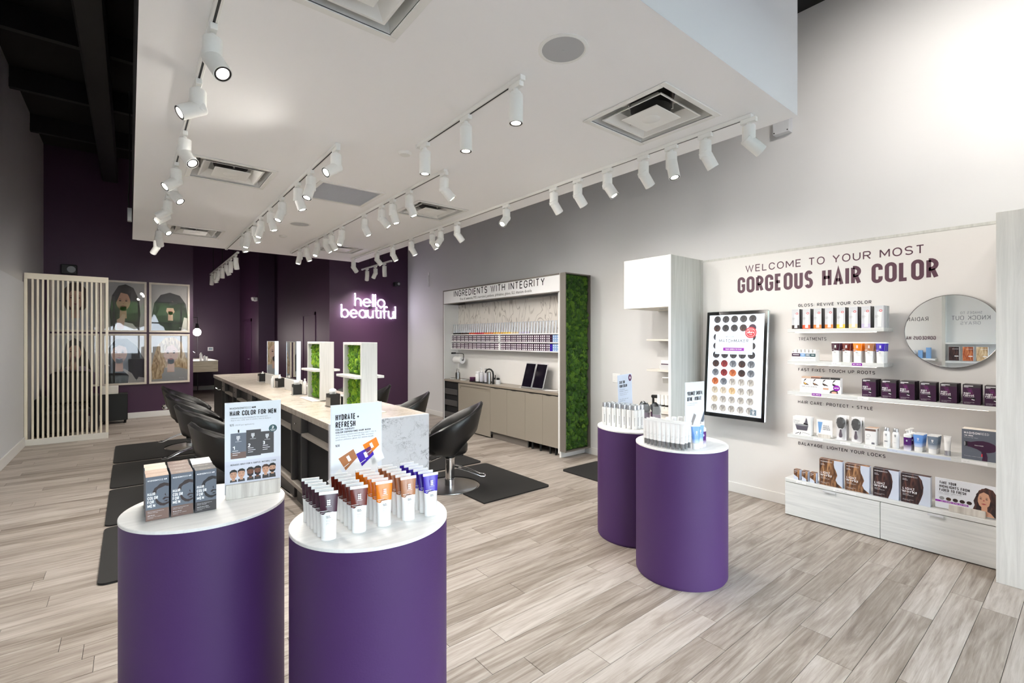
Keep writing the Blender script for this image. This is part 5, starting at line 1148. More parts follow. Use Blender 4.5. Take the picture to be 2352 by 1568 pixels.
def carton(name, lab, y, w, d, h, z, X, mat, top=None, group=None, cat='box'):
    o = MB().box(0, w, 0, d, 0, h, b=.0006).build(name, mat, loc=(X, y, z + .0004), rz=R(-90)); tag(o, lab, cat, group)
    if top: MB().box(.0005, w - .0005, .0005, d - .0005, h, h + .0006).build('top_flap', top, o)
    return o
# gloss boxes
gm = ['hair_dbrown', 'red_orange', 'orange', 'orange', 'gold', 'sand', 'lavender', 'pale_grey']; gn = ['dark brown', 'red-orange', 'deep orange', 'light orange', 'yellow', 'sand', 'lavender', 'grey']
for c in range(8):
    y = 1.764 - c * .0876; w = .062; h = .178
    p = carton('gloss_box', gn[c] + ' banded gloss box, foremost in its column on the top shelf', y, w, .045, h, Z1, SF + .025, 'pale_grey', None, 'gloss boxes on the top shelf')
    m = MB(); yy_ = -.0005; m.rect(.0004, w - .0004, .0004, .034, yy_, 0); m.flat([(.022, .020), (.045, .020), (.050, .13), (.020, .13)], yy_ - .0004, 1); m.rect(.021, .046, .008, .02, yy_ - .0006, 1); m.disc(.043, .137, .0098, .009, yy_ - .0008, 2); m.disc(.043, .137, .006, .0045, yy_ - .001, 1)
    lines(m, .005, .098, ['COLOR', 'REVIVING', 'GLOSS'], .006, yy_ - .0012, 3, 1.3); lines(m, .006, .165, ['hair gloss, smooth + shine'], .0042, yy_ - .0006, 4); m.build('front_print', [gm[c], 'white_gloss', 'red', 'ink', 'ink_grey'], p)
    MB().box(w, w + .0004, .001, .0445, .001, h - .001).build('side_print', 'box_dark' if c < 7 else 'pale_grey', p)
    for k in (1, 2): dup(p, (SF + .025 + k * .047, y - .002 * k, Z1 + .0004), None, gn[c] + ' banded gloss box, ' + ORD[k] + ' in its column on the top shelf')
KIDS.clear()
# treatment sachet organiser and tubes
y, w = span(1819, 1873, 4.69); t = thing('sachet_organizer', 'white organizer of treatment sachets with coloured strip', 'organizer', (4.69, y, Z2 + .0004), R(-90))
MB().box(0, w, 0, .10, 0, .012).box(0, w, 0, .003, .012, .075).box(0, w, .097, .10, .012, .10).box(0, .003, .003, .097, .012, .085).box(w - .003, w, .003, .097, .012, .085).build('tray', 'white_gloss', t)
m = MB(); x0 = .0
for fr_, mi in ((.36, 0), (.21, 1), (.21, 2), (.22, 3)): m.rect(x0 * w, (x0 + fr_) * w, .038, .066, -.0005, mi); m.rect((x0 + .05) * w, (x0 + fr_ - .05) * w, .05, .056, -.0009, 4); x0 += fr_
m.glyphs(stext('TREATMENT HAIR TREATMENTS', .007, .001, w * .84), w * .08, .018, -.0009, 5); m.build('front_print', ['plum_dark', 'sky_blue', 'grey_blue', 'teal', 'ink_white', 'ink_grey'], t)
for k in range(6): o = MB().box(-.010, .010, -.03, .03, 0, .088).build('sachet', 'white', loc=(4.70 + .045, y - .02 - k * .031, Z2 + .0128), rz=0); o.rotation_euler = (0, 0, R(90)); tag(o, 'white treatment sachet, ' + ORD[k] + ' in the organizer', 'sachet', 'sachets in the organizer'); MB().box(-.0102, .0102, -.0304, .0304, .055, .060).build('sachet_band', ('plum_dark', 'red', 'sky_blue', 'pale_blue', 'mid_grey', 'black')[k], o)
for c in range(5):
    y = WX((1921, 1946, 1971, 1998, 2024)[c], 0, 4.72)[0]
    for k in range(3):
        o = dup(MASKS[c], (4.705 + k * .043, y, Z2 + .0004), R(-90), cn[c] + ' topped hair mask tube, ' + ORD[k] + ' in its row on the display shelf', 'hair mask tubes on the shelf')
KIDS.clear()
# compact boxes
y, w = span(1841, 1930, 4.72); wd = w / 4
for k in range(4):
    o = carton('compact_box', ('light', 'copper', 'dark brown', 'black')[k] + ' shade root touch-up compact box', y - k * wd, wd - .001, .06, .135, Z3, 4.722, 'white', ('box_tan', 'orange', 'box_dark', 'black')[k], 'root touch-up compact boxes')
    m = MB(); yy_ = -.0005; cx = wd * .5; mi = 0
    m.rect(.0004, wd - .0014, .120, .1346, yy_, 3); m.flat([(cx - .022, .088), (cx - .005, .105), (cx + .004, .118), (cx - .012, .113)], yy_, 0); m.flat([(cx - .022, .086), (cx + .004, .075), (cx + .024, .062), (cx + .0, .056), (cx - .020, .070)], yy_ - .0003, 1); m.flat([(cx - .016, .082), (cx + .003, .074), (cx - .003, .066), (cx - .015, .072)], yy_ - .0006, 2); m.flat([(cx + .0, .066), (cx + .012, .060), (cx + .004, .057)], yy_ - .0008, 4)
    m.build('front_print', ['box_dark', ('hair_brown', 'hair_dbrown', 'hair_black', 'black')[k], ('amber', 'hair_lbrown', 'hair_brown', 'hair_black')[k], ('box_tan', 'box_brown', 'box_dark', 'black')[k], 'white'], o)
t, p = sign('white shelf sign asking about a fast color fix with NEW badge', (4.712, y - w * .5, Z3 + .0004), R(-90), w * 1.06, .0, .062, None, 'card_white'); MB().box(-w / 2, w / 2, -.004, .006, -.0002, .0028).build('foot', 'acrylic_white', t)
m = MB(); m.disc(w * .42, .05, .025, .025, -.0045, 2); m.glyphs(stext('NEW', .013, .0036, .034), w * .42 - .017, .0435, -.0052, 3); m.glyphs(stext('WANT A FAST COLOR FIX?', .010, .0012, w * .42), -w * .48, .043, -.0026, 0); lines(m, -w * .48, .033, ['Conceal grays instantly with a', 'root touch up compact'], .007, -.0026, 1); m.rect(w * .08, w * .22, .030, .045, -.0026, 4); m.flat([(w * .24, .003), (w * .46, .003), (w * .44, .03), (w * .36, .035), (w * .26, .02)], -.0026, 5); m.disc(w * .36, .01, .02, .009, -.003, 4); m.build('lettering', ['ink', 'ink_grey', 'violet', 'ink_white', 'skin', 'box_dark'], p)
# root boxes
ru = (1979.8, 2023, 2065.7, 2111.2, 2158.9, 2209.4, 2261.3); p = None
for c in range(7):
    y, w = span(ru[c], ru[c] + 30 + c * 1.6, 4.70); w = .0935
    for k in range(4 if c < 6 else 3):
        loc = (4.70 + k * .034, y - (.004 * ((k + c) % 2)), Z3 + .0004); lab = 'purple root touch-up box, ' + (ORD[k] if k else 'foremost') + ' in column ' + ('one two three four five six seven'.split())[c] + ' from the compacts'
        if p is None:
            h = .142; p = carton('root_box', lab, y, w, .032, h, Z3, 4.70, 'plum_dark', 'box_dark', 'purple root boxes'); m = MB(); yy_ = -.0005
            m.rect(.0004, w - .0004, .122, h - .0004, yy_, 0); m.rect(.007, .055, .131, .136, yy_ - .0004, 1); m.rect(.007, .03, .124, .127, yy_ - .0004, 1)
            m.flat([(.018, .118), (.046, .118), (.062, .06), (.048, .052)], yy_ - .0002, 2); m.flat([(.043, .036), (.062, .031), (.068, .048), (.045, .055)], yy_ - .0006, 3); m.flat([(.046, .036), (.062, .032), (.063, .037), (.047, .041)], yy_ - .001, 1); m.flat([(.026, .094), (.045, .100), (.045, .097)], yy_ - .0006, 4)
            m.glyphs(stext('ROOT', .013, .0025, .036), .006, .074, yy_ - .0012, 1); m.glyphs(ftext('reboot', .024, .056, .02), .004, .060, yy_ - .0014, 1); m.rect(.008, .06, .054, .0555, yy_ - .0012, 1); lines(m, .007, .015, ['root touch up powder', 'ammonia free'], .006, yy_ - .0006, 1, 1.3); m.build('front_print', ['box_dark', 'ink_white', 'plum', 'black', 'violet'], p)
            MB().box(w, w + .0004, .001, .031, .001, h - .001).build('side_print', 'black', p)
        else: dup(p, loc, None, lab)
KIDS.clear()
# hair care shelf
y, w = span(1821, 1862, 4.69); p = carton('tool_kit_box', 'white box with bowl and tint brush picture', y, w, .075, .165, Z4, 4.69, 'white')
m = MB(); yy_ = -.0005; m.flat([(.02, .092), (w - .018, .092), (w - .03, .045), (.035, .045)], yy_, 0); m.disc(w / 2, .092, w * .36, .008, yy_ - .0003, 1); m.flat([(w * .62, .11), (w * .85, .104), (w * .82, .128), (w * .78, .155), (w * .74, .155), (w * .70, .128)], yy_, 0); m.flat([(w * .62, .112), (w * .85, .106), (w * .86, .095), (w * .61, .100)], yy_ - .0004, 2)
for a, b in (((.02, .008), (.05, .022)), ((.055, .006), (.062, .026)), ((.06, .024), (.085, .010)), ((.075, .03), (w - .01, .014))): m.flat([(a[0], a[1]), (a[0] + .004, a[1] - .003), (b[0] + .004, b[1]), (b[0], b[1] + .003)], yy_, 2)
m.glyphs(ftext('Ultimate', .013, w * .35), .008, .122, yy_, 3); lines(m, .008, .112, ['PRO COLOR', 'TOOL KIT'], .008, yy_, 3, 1.2); m.build('front_print', ['silver', 'mid_grey', 'black', 'ink_grey'], p)
y, w = span(1873, 1909, 4.69); t, p = sign('white shelf sign about gorgeous hair color with blue tube', (4.72, y - w / 2, Z4 + .0004), R(-90), w, .012, .155, (w * .82, .03, .022), 'card_white')
m = MB(); m.flat([(-w * .36, .04), (-w * .26, .04), (-w * .12, .135), (-w * .42, .135)], -.0026, 0); [m.glyphs(stext(s, .011, .0016, w * (.36, .42, .44)[k]), -w * .08, .098 - k * .015, -.0028, 1) for k, s in enumerate(('THE KEY TO', 'GORGEOUS', 'HAIR COLOR'))]; m.build('front_print', ['sky_blue', 'ink_grey'], p)
def brush(y, X, lab):
    t = thing('boxed_hairbrush', lab, 'hairbrush', (X, y, Z4 + .0004), R(-90), 'boxed hair brushes'); w = .072
    MB().box(-w / 2, w / 2, 0, .045, 0, .003).box(-w / 2, w / 2, .042, .045, .003, .205).build('card_tray', 'card_white', t); MB().box(-w / 2, w / 2, -.001, 0, 0, .205).build('clear_window', 'clear_film', t)
    m = MB(); m.T = Matrix.Translation((0, .02, .148)); m.lathe([(0, -.05), (.015, -.048), (.026, -.03), (.032, 0), (.029, .028), (.018, .045), (0, .05)], n=20, sy=.5); m.T = None; m.build('bristle_head', 'black_gloss', t)
    rg = random.Random(2); m = MB()
    for k in range(26):
        a, r_ = rg.random() * 6.28, rg.random() ** .5; x, z = .027 * r_ * math.cos(a), .148 + .042 * r_ * math.sin(a); m.rod((x, .012, z), (x * 1.05, .002, z), .0016, 5)
    tag(m.build('bristles', 'black', t), kind='stuff')
    MB().lathe([(0, .022), (.010, .026), (.013, .045), (.008, .075), (.006, .098)], (0, .02, 0), n=14).build('handle', 'plum_dark', t); MB().lathe([(.009, .094), (.012, .098), (.009, .102)], (0, .02, 0), n=14).build('ferrule', 'ink_white', t)
for k, u in enumerate((1929, 1964)):
    y = WX(u, 0, 4.69)[0]
    for q in range(2): brush(y - .003 * q, 4.69 + q * .055, 'plum handled hair brush in a clear box, ' + ('nearer the tool kit' if k == 0 else 'nearer the bottles') + (', front' if q == 0 else ', behind'))
y, w = span(1987, 2012, 4.69); p = carton('treatment_box', 'tall white box with bronze top strip and tube picture', y, w, .05, .135, Z4, 4.69, 'white', 'box_tan', 'white tube boxes')
m = MB(); yy_ = -.0005; m.rect(.0005, w - .0005, .112, .13, yy_, 0); m.flat([(w * .62, .02), (w * .85, .02), (w * .95, .11), (w * .5, .11)], yy_, 1); m.rect(w * .60, w * .87, .008, .022, yy_ - .0004, 2); m.disc(w * .3, .075, .014, .012, yy_, 3); m.disc(w * .3, .075, .0125, .0105, yy_ - .0003, 4); lines(m, .006, .05, ['COLOR', 'SEALING'], .006, yy_, 5, 1.3); m.build('front_print', ['box_brown', 'white_gloss', 'silver', 'mid_grey', 'white', 'ink_grey'], p)
dup(p, (4.742, y - .004, Z4 + .0004), None, 'tall white box with bronze top strip, standing behind its twin'); KIDS.clear()
for k, (u, lab) in enumerate(((2036, 'white bottle with silver cap beside the bronze topped box'), (2057, 'white bottle with silver cap beside the plum bottle'))):
    y = WX(u, 0, 4.70)[0]; t = bottle('shampoo_bottle', lab, (4.71, y, Z4 + .0004), .023, .155, 'white_gloss', 'silver', .68, 'white shampoo bottles', cap_h=.026); m = MB(); [m.disc(dx, .095 + dz, .003, .003, -.0236, 0, 8) for dx, dz in ((-.003, .01), (.003, .01), (-.003, .003), (.003, .003), (0, -.004))]; m.rect(-.010, .010, .045, .052 if k == 0 else .046, -.0236, 0); m.build('emblem', 'ink_grey', t, rz=R(-90))
y = WX(2084, 0, 4.70)[0]; plum_bottle('plum fading bottle with white pump on the display shelf', (4.705, y, Z4 + .0004)); o = bpy.data.objects['plum_bottle.001']; o.rotation_euler = (0, 0, R(-90))
for k in (1, 2): plum_bottle('plum fading bottle with white pump, ' + ORD[k] + ' in its shelf column', (4.705 + k * .054, y - .003 * k, Z4 + .0004))
for (u, mt, nm, H) in ((2109, 'fade_blue', 'blue', .135), (2142, 'fade_grey', 'slate grey', .135)):
    y = WX(u, 0, 4.70)[0]
    for k in range(3): fade_tube('hair_balm_tube', nm + ' fading hair tube, ' + ORD[k] + ' in its shelf column', mt, (4.705 + k * .04, y - .003 * k, Z4 + .0004), R(-90), H, .024)
y = WX(2176, 0, 4.70)[0]; t = fade_tube('hair_balm_tube', 'slim white hair tube with silver cap on the display shelf', 'white_gloss', (4.705, y, Z4 + .0004), R(-90), .145, .0165); MB().lathe([(.0172, .001), (.0172, .036)], n=20).build('silver_band', 'silver', t)
y, w = span(2209, 2309, 4.685); w = min(w, y - .438); p = carton('hair_dryer_box', 'large grey box with plum hair dryer picture', y, w, .11, .215, Z4, 4.685, 'grey_slate', 'bone')
m = MB(); yy_ = -.0005; k = w / .228
m.glyphs(stext('MADISON', .016, .0026, .095 * k), .014 * k, .182, yy_, 3); m.glyphs(stext('REED', .016, .0014, .052 * k), .112 * k, .182, yy_, 3); m.glyphs(stext('THE BOSS', .009, .002, .055 * k), .015 * k, .166, yy_, 3); lines(m, .015 * k, .154, ['Pro ionic hair dryer'], .009, yy_, 4); lines(m, .015 * k, .022, ['Tourmaline ceramic technology'], .008, yy_, 4)
m.flat([(a * k, b) for a, b in ((.034, .128), (.055, .126), (.095, .137), (.13, .141), (.165, .136), (.195, .124), (.21, .108), (.208, .088), (.195, .072), (.165, .062), (.125, .060), (.095, .078), (.055, .090), (.036, .092))], yy_, 0)
m.flat([(a * k, b) for a, b in ((.118, .062), (.148, .062), (.156, .03), (.155, .001), (.122, .001), (.127, .03))], yy_ - .0004, 1); m.flat([(a * k, b) for a, b in ((.017, .128), (.034, .127), (.037, .095), (.020, .094))], yy_ - .0004, 2); m.disc(.019 * k, .111, .005 * k, .016, yy_ - .0008, 5); m.flat([(.118 * k, .03), (.126 * k, .03), (.126 * k, .05), (.12 * k, .05)], yy_ - .0008, 6); m.flat([(a * k, b) for a, b in ((.178, .131), (.182, .13), (.182, .068), (.178, .066))], yy_ - .0008, 1); m.glyphs(ftext('MADISONREED', .009, .055 * k), .078 * k, .102, yy_ - .001, 3)
m.build('front_print', ['plum_dark', 'plum_dark', 'black', 'ink_white', 'pale_grey', 'mid_grey', 'red'], p)
# low drawer unit
t = thing('drawer_unit', 'low pale wood unit with two wide drawers under the display', 'drawers', (0, 0, 0)); ym = 1.106
MB().box(SF + .022, XD, .437, 1.81, .012, .30).build('carcass', 'cab_dark', t); MB().box(SF, XD, .437, 1.812, .303, .333, b=.0015).build('top_board', 'white_wood_h', t); MB().box(SF + .03, XD, .44, 1.80, 0, .012).build('plinth', 'black', t)
MB().box(SF + .02, XD, 1.8105, 1.812, .006, .302).build('side_board', 'white_wood_h', t)
for y0, y1 in ((.439, ym - .002), (ym + .002, 1.811)):
    d = MB().box(SF, SF + .019, y0, y1, .008, .2975, b=.001).build('drawer', 'white_wood_h', t); yc_ = (y0 + y1) / 2; MB().box(SF - .014, SF + .005, yc_ - .045, yc_ + .045, .2945, .2985).box(SF - .014, SF - .011, yc_ - .045, yc_ + .045, .283, .2945).build('edge_pull', 'pale_grey', d)
for (u0, u1) in ((1829, 1851), (1914, 1966)):
    a, w_ = span(u0, u1, SF); g_ = MB().box(SF - .0012, SF - .0002, a - w_, a, .308, .328).build('price_strip', 'card_white', t)
    m = MB(); m.glyphs(ftext('balayage kit', .008, w_ * .5), w_ * .1, .315, 0); m.build('lettering', 'ink_grey', g_, (SF - .0016, a, 0), R(-90))
# light works boxes
for k in range(3):
    y, w = span(1823 + k * 18.5, 1842 + k * 18.5, 4.68); w = .048
    o = carton('small_balayage_box', 'small brown strand printed box, ' + ORD[k] + ' at the end of the drawer unit', y, w, .05, .088, Z5, 4.682, 'pale_blue', 'strand_brown', 'small balayage boxes'); m = MB(); yy_ = -.0005
    m.flat([(.0005, .0875), (w - .0005, .0875), (w - .0005, .001), (w * .8, .001), (w * .74, .02), (.0005, .042)], yy_, 0); m.rect(.005, .03, .074, .078, yy_ - .0004, 1); m.rect(.006, .02, .062, .064, yy_ - .0004, 1); m.rect(w * .78, w * .98, .001, .012, yy_ - .0004, 2); m.build('front_print', ['strand_brown', 'ink_white', 'hair_dbrown'], o)
lu = ((1882, 1934, 1052), (1941, 1996, 1063), (2005, 2064, 1073), (2069, 2137, 1085))
for k, (u0, u1, vt) in enumerate(lu):
    y, w = span(u0, u1, 4.69); h = WX(u0, vt, 4.69)[1] - Z5; dark = k >= 2
    p = carton('balayage_box', 'light works box with ' + ('light brown strands, beside the small boxes', 'light brown strands, second in the row', 'dark rounded hair, third in the row', 'dark rounded hair, beside the highlights sign')[k], y, w, .055, h, Z5, 4.69, 'pale_blue', 'strand_dark' if dark else 'strand_brown', 'light works boxes')
    m = MB(); yy_ = -.0005; s = w / .15; q = h / .2
    if dark: pts = ((.0005, .199), (.09, .199), (.108, .17), (.116, .125), (.113, .08), (.103, .04), (.09, .001), (.0005, .001))
    else: pts = ((.0005, .199), (.098, .199), (.096, .17), (.10, .145), (.112, .12), (.12, .09), (.112, .07), (.108, .055), (.12, .03), (.149, .008), (.149, .001), (.0005, .001))
    m.flat([(a * s, min(b * q, h - .0006)) for a, b in pts], yy_, 0); y2 = yy_ - .0006
    m.glyphs(stext('MADISON', .0085 * q, .0016, .048 * s), .009 * s, .178 * q, y2, 1); m.glyphs(stext('REED', .0085 * q, .0009, .027 * s), .059 * s, .178 * q, y2, 1); m.rect(.009 * s, .03 * s, .163 * q, .165 * q, y2, 1); m.rect(.009 * s, .036 * s, .155 * q, .157 * q, y2, 1)
    m.glyphs(stext('LIGHT', .018 * q, .0032, .062 * s, gap=.5), .010 * s, .088 * q, y2, 1); m.glyphs(ftext('works', .030 * q, .078 * s, .01), .006 * s, .070 * q, y2 - .0003, 1); lines(m, .010 * s, .058 * q, ['BALAYAGE', 'HIGHLIGHTING KIT'], .0075, y2, 1, 1.25); lines(m, .010 * s, .022 * q, ['lightening cream, toning gloss', 'for natural highlights'], .0055, y2, 1, 1.3); m.build('front_print', ['strand_dark' if dark else 'strand_brown', 'ink_white'], p)
y, w = span(2148, 2300, 4.70); t, p = sign('wide highlights sign with dark-haired woman on the drawer unit', (4.705, y - w / 2, Z5 + .0004), R(-90), w, .012, .232, (w * .56, .05, .03), 'paper')
m = MB(); yy_ = -.0026; a = -w / 2
for k, s in enumerate(('TAKE YOUR', 'HIGHLIGHTS FROM', 'FADED TO FRESH')): m.glyphs(stext(s, .021, .0036, w * (.27, .475, .42)[k], gap=.34), a + .02 * w / .3, .190 - k * .027, yy_, 0)
m.glyphs(stext('LIGHT WORKS TONING GLAZE', .006, .0009, w * .36), a + .02, .124, yy_, 1); lines(m, a + .02, .115, ['reawakens highlights + shine'], .007, yy_, 1)
for k in range(5): m.disc(a + (.032 + k * .032) * w / .3, .085, .0125 * w / .3, .0125, yy_, (5, 6, 7, 7, 7)[k])
m.rect(a + .0005, a + .52 * w, .056, .069, yy_, 2); m.glyphs(stext('ASK A COLORIST TO FIND YOUR SHADE', .006, .0012, w * .42), a + .03, .0595, yy_ - .0004, 3)
fx, fz, fs_ = a + .765 * w, .118, .125
m.flat([(fx - .055, .0135), (fx - .062, .05), (fx - .052, .08), (fx - .058, .11), (fx - .045, .15), (fx - .03, .19), (fx + .005, .215), (fx + .04, .205), (fx + .062, .165), (fx + .066, .12), (fx + .056, .09), (fx + .064, .055), (fx + .056, .0135)], yy_ - .0002, 8)
m.flat([(fx - .045, .0135), (fx + .05, .0135), (fx + .03, .04), (fx + .012, .05), (fx + .012, .09), (fx - .018, .09), (fx - .018, .05), (fx - .03, .04)], yy_ - .0005, 4)
m.flat([(fx - .036, .135), (fx - .036, .110), (fx - .028, .085), (fx - .010, .068), (fx + .004, .070), (fx + .022, .092), (fx + .028, .13), (fx + .018, .17), (fx - .006, .182), (fx - .028, .165)], yy_ - .0008, 4)
m.flat([(fx + .024, .09), (fx + .034, .13), (fx + .024, .172), (fx - .004, .190), (fx - .034, .165), (fx - .040, .125), (fx - .045, .16), (fx - .015, .205), (fx + .02, .208), (fx + .05, .175), (fx + .055, .12), (fx + .04, .07)], yy_ - .0011, 8)
for q in (-1, 1): m.flat([(fx - .006 + q * .015 - .008, .142), (fx - .006 + q * .015 + .008, .142), (fx - .006 + q * .015, .146)], yy_ - .0013, 7); m.disc(fx - .006 + q * .015, .133, .006, .003, yy_ - .0013, 7, 10)
m.flat([(fx - .010, .118), (fx - .001, .118), (fx - .005, .13)], yy_ - .0013, 9); m.flat([(fx - .020, .098), (fx - .006, .092), (fx + .010, .099), (fx - .006, .103)], yy_ - .0013, 9)
m.build('front_print', ['ink', 'ink_grey', 'violet', 'ink_white', 'skin', 'mid_grey', 'hair_brown', 'hair_dbrown', 'strand_dark', 'lips'], p)
# round mirror, end panel
t = thing('round_mirror', 'round frameless wall mirror above the purple boxes', 'mirror', (XD, .721, 1.658), R(-90))
MB().lathe([(.272, 0), (.272, .02), (.279, .022), (.281, .026), (.281, .030), (.278, .032), (.2765, .0312)], n=72, cap=False).build('rim', 'steel', t, rot=(R(90), 0, 0)); MB().lathe([(0, .031), (.277, .031), (.277, .022), (0, .022)], n=72).build('mirror_glass', 'mirror', t, rot=(R(90), 0, 0), smooth=False)
tag(MB().box(4.437, XW - .002, -.40, .434, 0, 2.43, b=.0015).build('end_panel', 'white_wood'), 'tall white wood end panel closing the display wall', 'panel')
# touch screen
SW, SH = .63, 1.10; t = thing('touch_screen', 'large tilted touch screen with round hair swatches', 'screen', (4.735, 2.335, .79), R(-90)); M_ = Matrix.Rotation(R(-4.4), 4, 'X')
def sc(nm, mats, m): m.T = None; o = m.build(nm, mats, t); o.rotation_euler = (R(-4.4), 0, 0); return o
m = MB().box(-SW / 2, SW / 2, 0, .045, 0, SH, b=.012); sc('case', 'silver', m); m = MB().box(-SW / 2 + .006, SW / 2 - .006, -.002, .0002, .006, SH - .006); sc('bezel', 'black_gloss', m); m = MB().rect(-SW / 2 + .035, SW / 2 - .035, .045, SH - .04, -.0025); dsp = sc('display', 'screen_white', m)
MB().box(-.12, .12, .125, .185, .35, .75).build('wall_mount', 'black', t)
sw = [['strand_black'] * 5, ['strand_dark', 'strand_black', 'strand_black', 'strand_dark', 'plum_dark'], ['strand_black'] * 5, ['strand_black'] * 5, ['strand_black'] * 5, ['strand_dark', 'strand_red', 'strand_steel', 'strand_dark', 'strand_steel'], ['strand_steel', 'strand_red', 'strand_copper', 'strand_dark', 'strand_steel'], ['strand_copper', 'strand_steel', 'strand_grey', 'strand_grey', 'strand_grey'], ['strand_pale', 'strand_pale', 'strand_blonde', 'strand_grey', 'strand_grey'], ['strand_pale', 'strand_grey', 'strand_grey', 'strand_grey', 'strand_grey'], ['strand_grey', 'strand_grey', 'strand_grey', 'strand_grey', 'strand_grey']]
for r_ in range(11):
    for c in range(5): m = MB().disc(0, 0, .0365, .0365, 0, 0, 28); o = sc('swatch', sw[r_][c], m); o.location = (-.193 + c * .0905, -.003 + (SH - .085 - r_ * .0915) * math.sin(R(4.4)), (SH - .085 - r_ * .0915) * math.cos(R(4.4)))
m = MB(); y = -.0045; m.rect(-.205, .178, .655, .868, y, 0); m.rect(-.12, .095, .690, .722, y - .0006, 1); sc('popup_panel', ['screen_white', 'violet', 'grey_blue', 'red', 'ink_white', 'ink', 'ink_grey'], m); m = MB(); m.disc(.155, .875, .056, .056, y - .001, 3, 32); m.disc(.155, .875, .044, .044, y - .0014, 4, 32); m.disc(.155, .875, .041, .041, y - .0018, 3, 32)
m.glyphs(ftext('allure', .034, .066, .02), .122, .868, y - .0024, 4); m.glyphs(stext('BEST OF BEAUTY', .008, .0016, .06), .125, .897, y - .0024, 4); m.glyphs(stext('WINNER', .008, .0016, .03), .14, .850, y - .0024, 4)
sc('award_badge', ['screen_white', 'violet', 'grey_blue', 'red', 'ink_white', 'ink', 'ink_grey'], m); m = MB(); m.glyphs(stext('MADISON', .018, .0022, .082), -.095, .825, y - .001, 5); m.glyphs(stext('REED', .018, .0014, .046), -.010, .825, y - .001, 6); sc('lettering', ['screen_white', 'violet', 'grey_blue', 'red', 'ink_white', 'ink', 'ink_grey'], m); m = MB(); m.glyphs(stext('MATCHMAKER', .034, .0045, .30), -.165, .775, y - .001, 5); m.glyphs(stext('MEET YOUR PERFECT HAIR COLOR MATCH', .0105, .0014, .27), -.15, .742, y - .001, 6); m.glyphs(stext('TOUCH SCREEN TO START', .012, .0026, .17), -.098, .700, y - .0014, 4)
sc('lettering', ['screen_white', 'violet', 'grey_blue', 'red', 'ink_white', 'ink', 'ink_grey'], m); m = MB(); m.rect(.175, .235, .062, .118, y, 2); m.disc(.205, .108, .005, .005, y - .0006, 4, 10); m.flat([(.19, .098), (.22, .098), (.22, .094), (.209, .092), (.214, .07), (.209, .07), (.205, .084), (.201, .07), (.196, .07), (.201, .092), (.19, .094)], y - .0006, 4)
sc('access_icon', ['screen_white', 'violet', 'grey_blue', 'red', 'ink_white', 'ink', 'ink_grey'], m)
# left wall near the camera: seen only in the round mirror
MF = (4.895 - XL) / 4.895 + 1
def MR(u, v): a, b = WX(u, v, 4.895); return a * MF, EYE + (b - EYE) * MF
lw = struct(MB().box(XL, XL + .05, .86, 2.58, 0, 2.44).build('wall_left_display', 'panel_white', smooth=False)); MB().box(XL + .05, XL + .16, MR(2175.5, 760)[0], MR(2167.5, 760)[0], 0, 2.44).build('divider', 'grey_wood', lw)
def ltext(s, u0, v0, u1, H, tw, mat, gap=.36): a = MR(u0, v0); b = MR(u1, v0); m = MB(); m.glyphs(stext(s, H, tw, abs(b[0] - a[0]), gap=gap), 0, 0, 0); m.build('lettering', mat, lw, (XL + .052, min(a[0], b[0]), a[1]), R(90))
ltext('RADIANT', 2134, 737, 2076, .075, .008, 'ink'); ltext('GORGEOUS HAIR', 2151, 780, 2074, .065, .010, 'ink_plum', .3); ltext('SHADES TO', 2257, 720, 2207, .042, .005, 'mid_grey'); ltext('KNOCK OUT', 2276, 733.5, 2187, .075, .007, 'ink_grey'); ltext('GRAYS', 2254, 745, 2207, .055, .0055, 'mid_grey')
for k, v in enumerate((786, 829)):
    z = MR(2230, v)[1]; o = MB().box(XL + .05, XL + .24, .88, 1.66, z - .03, z, b=.002).build('gray_cover_shelf', 'white_wood_h'); tag(o, ('upper', 'lower')[k] + ' shelf reflected in the round mirror', 'shelf')
for k, (u0, u1) in enumerate(((2184.5, 2209), (2216, 2241), (2247, 2274))):
    a = MR(u1, 800)[0]; b = MR(u0, 800)[0]; z0 = MR(2230, 828)[1]; o = MB().box(0, b - a, 0, .06, 0, .235).build('color_kit_box', 'white', loc=(XL + .22, a, z0 + .0006), rz=R(90)); tag(o, ('dark', 'rosy', 'blonde')[k] + ' hair color kit box reflected in the round mirror', 'box'); m = MB(); m.rect(.002, b - a - .002, .002, .233, -.0006, 0); m.rect(.01, .09, .195, .2, -.001, 1); m.rect(.01, .06, .07, .085, -.001, 1); m.build('front_print', [('strand_dark', 'strand_copper', 'strand_blonde')[k], 'ink_white'], o)
for k, (u0, u1, v, mt) in enumerate(((2093, 2106, 812, 'pale_grey'), (2113, 2123, 805, 'sky_blue'), (2131, 2142, 817, 'sky_blue'))):
    a = MR(u1, v)[0]; b = MR(u0, v)[0]; z0 = MR(u0, v)[1]; o = MB().box(0, b - a, 0, .05, 0, .14 + .05 * (k == 2), b=.002).build('care_box', mt, loc=(XL + .14, a, MR(2120, 822)[1] + .0006), rz=R(90)); tag(o, ('grey', 'short blue', 'tall blue')[k] + ' care box reflected in the round mirror', 'box')
z = MR(2120, 822)[1]; tag(MB().box(XL + .05, XL + .2, 1.80, 2.5, z - .03, z).build('care_shelf', 'white_wood_h'), 'shelf with blue boxes reflected in the round mirror', 'shelf')
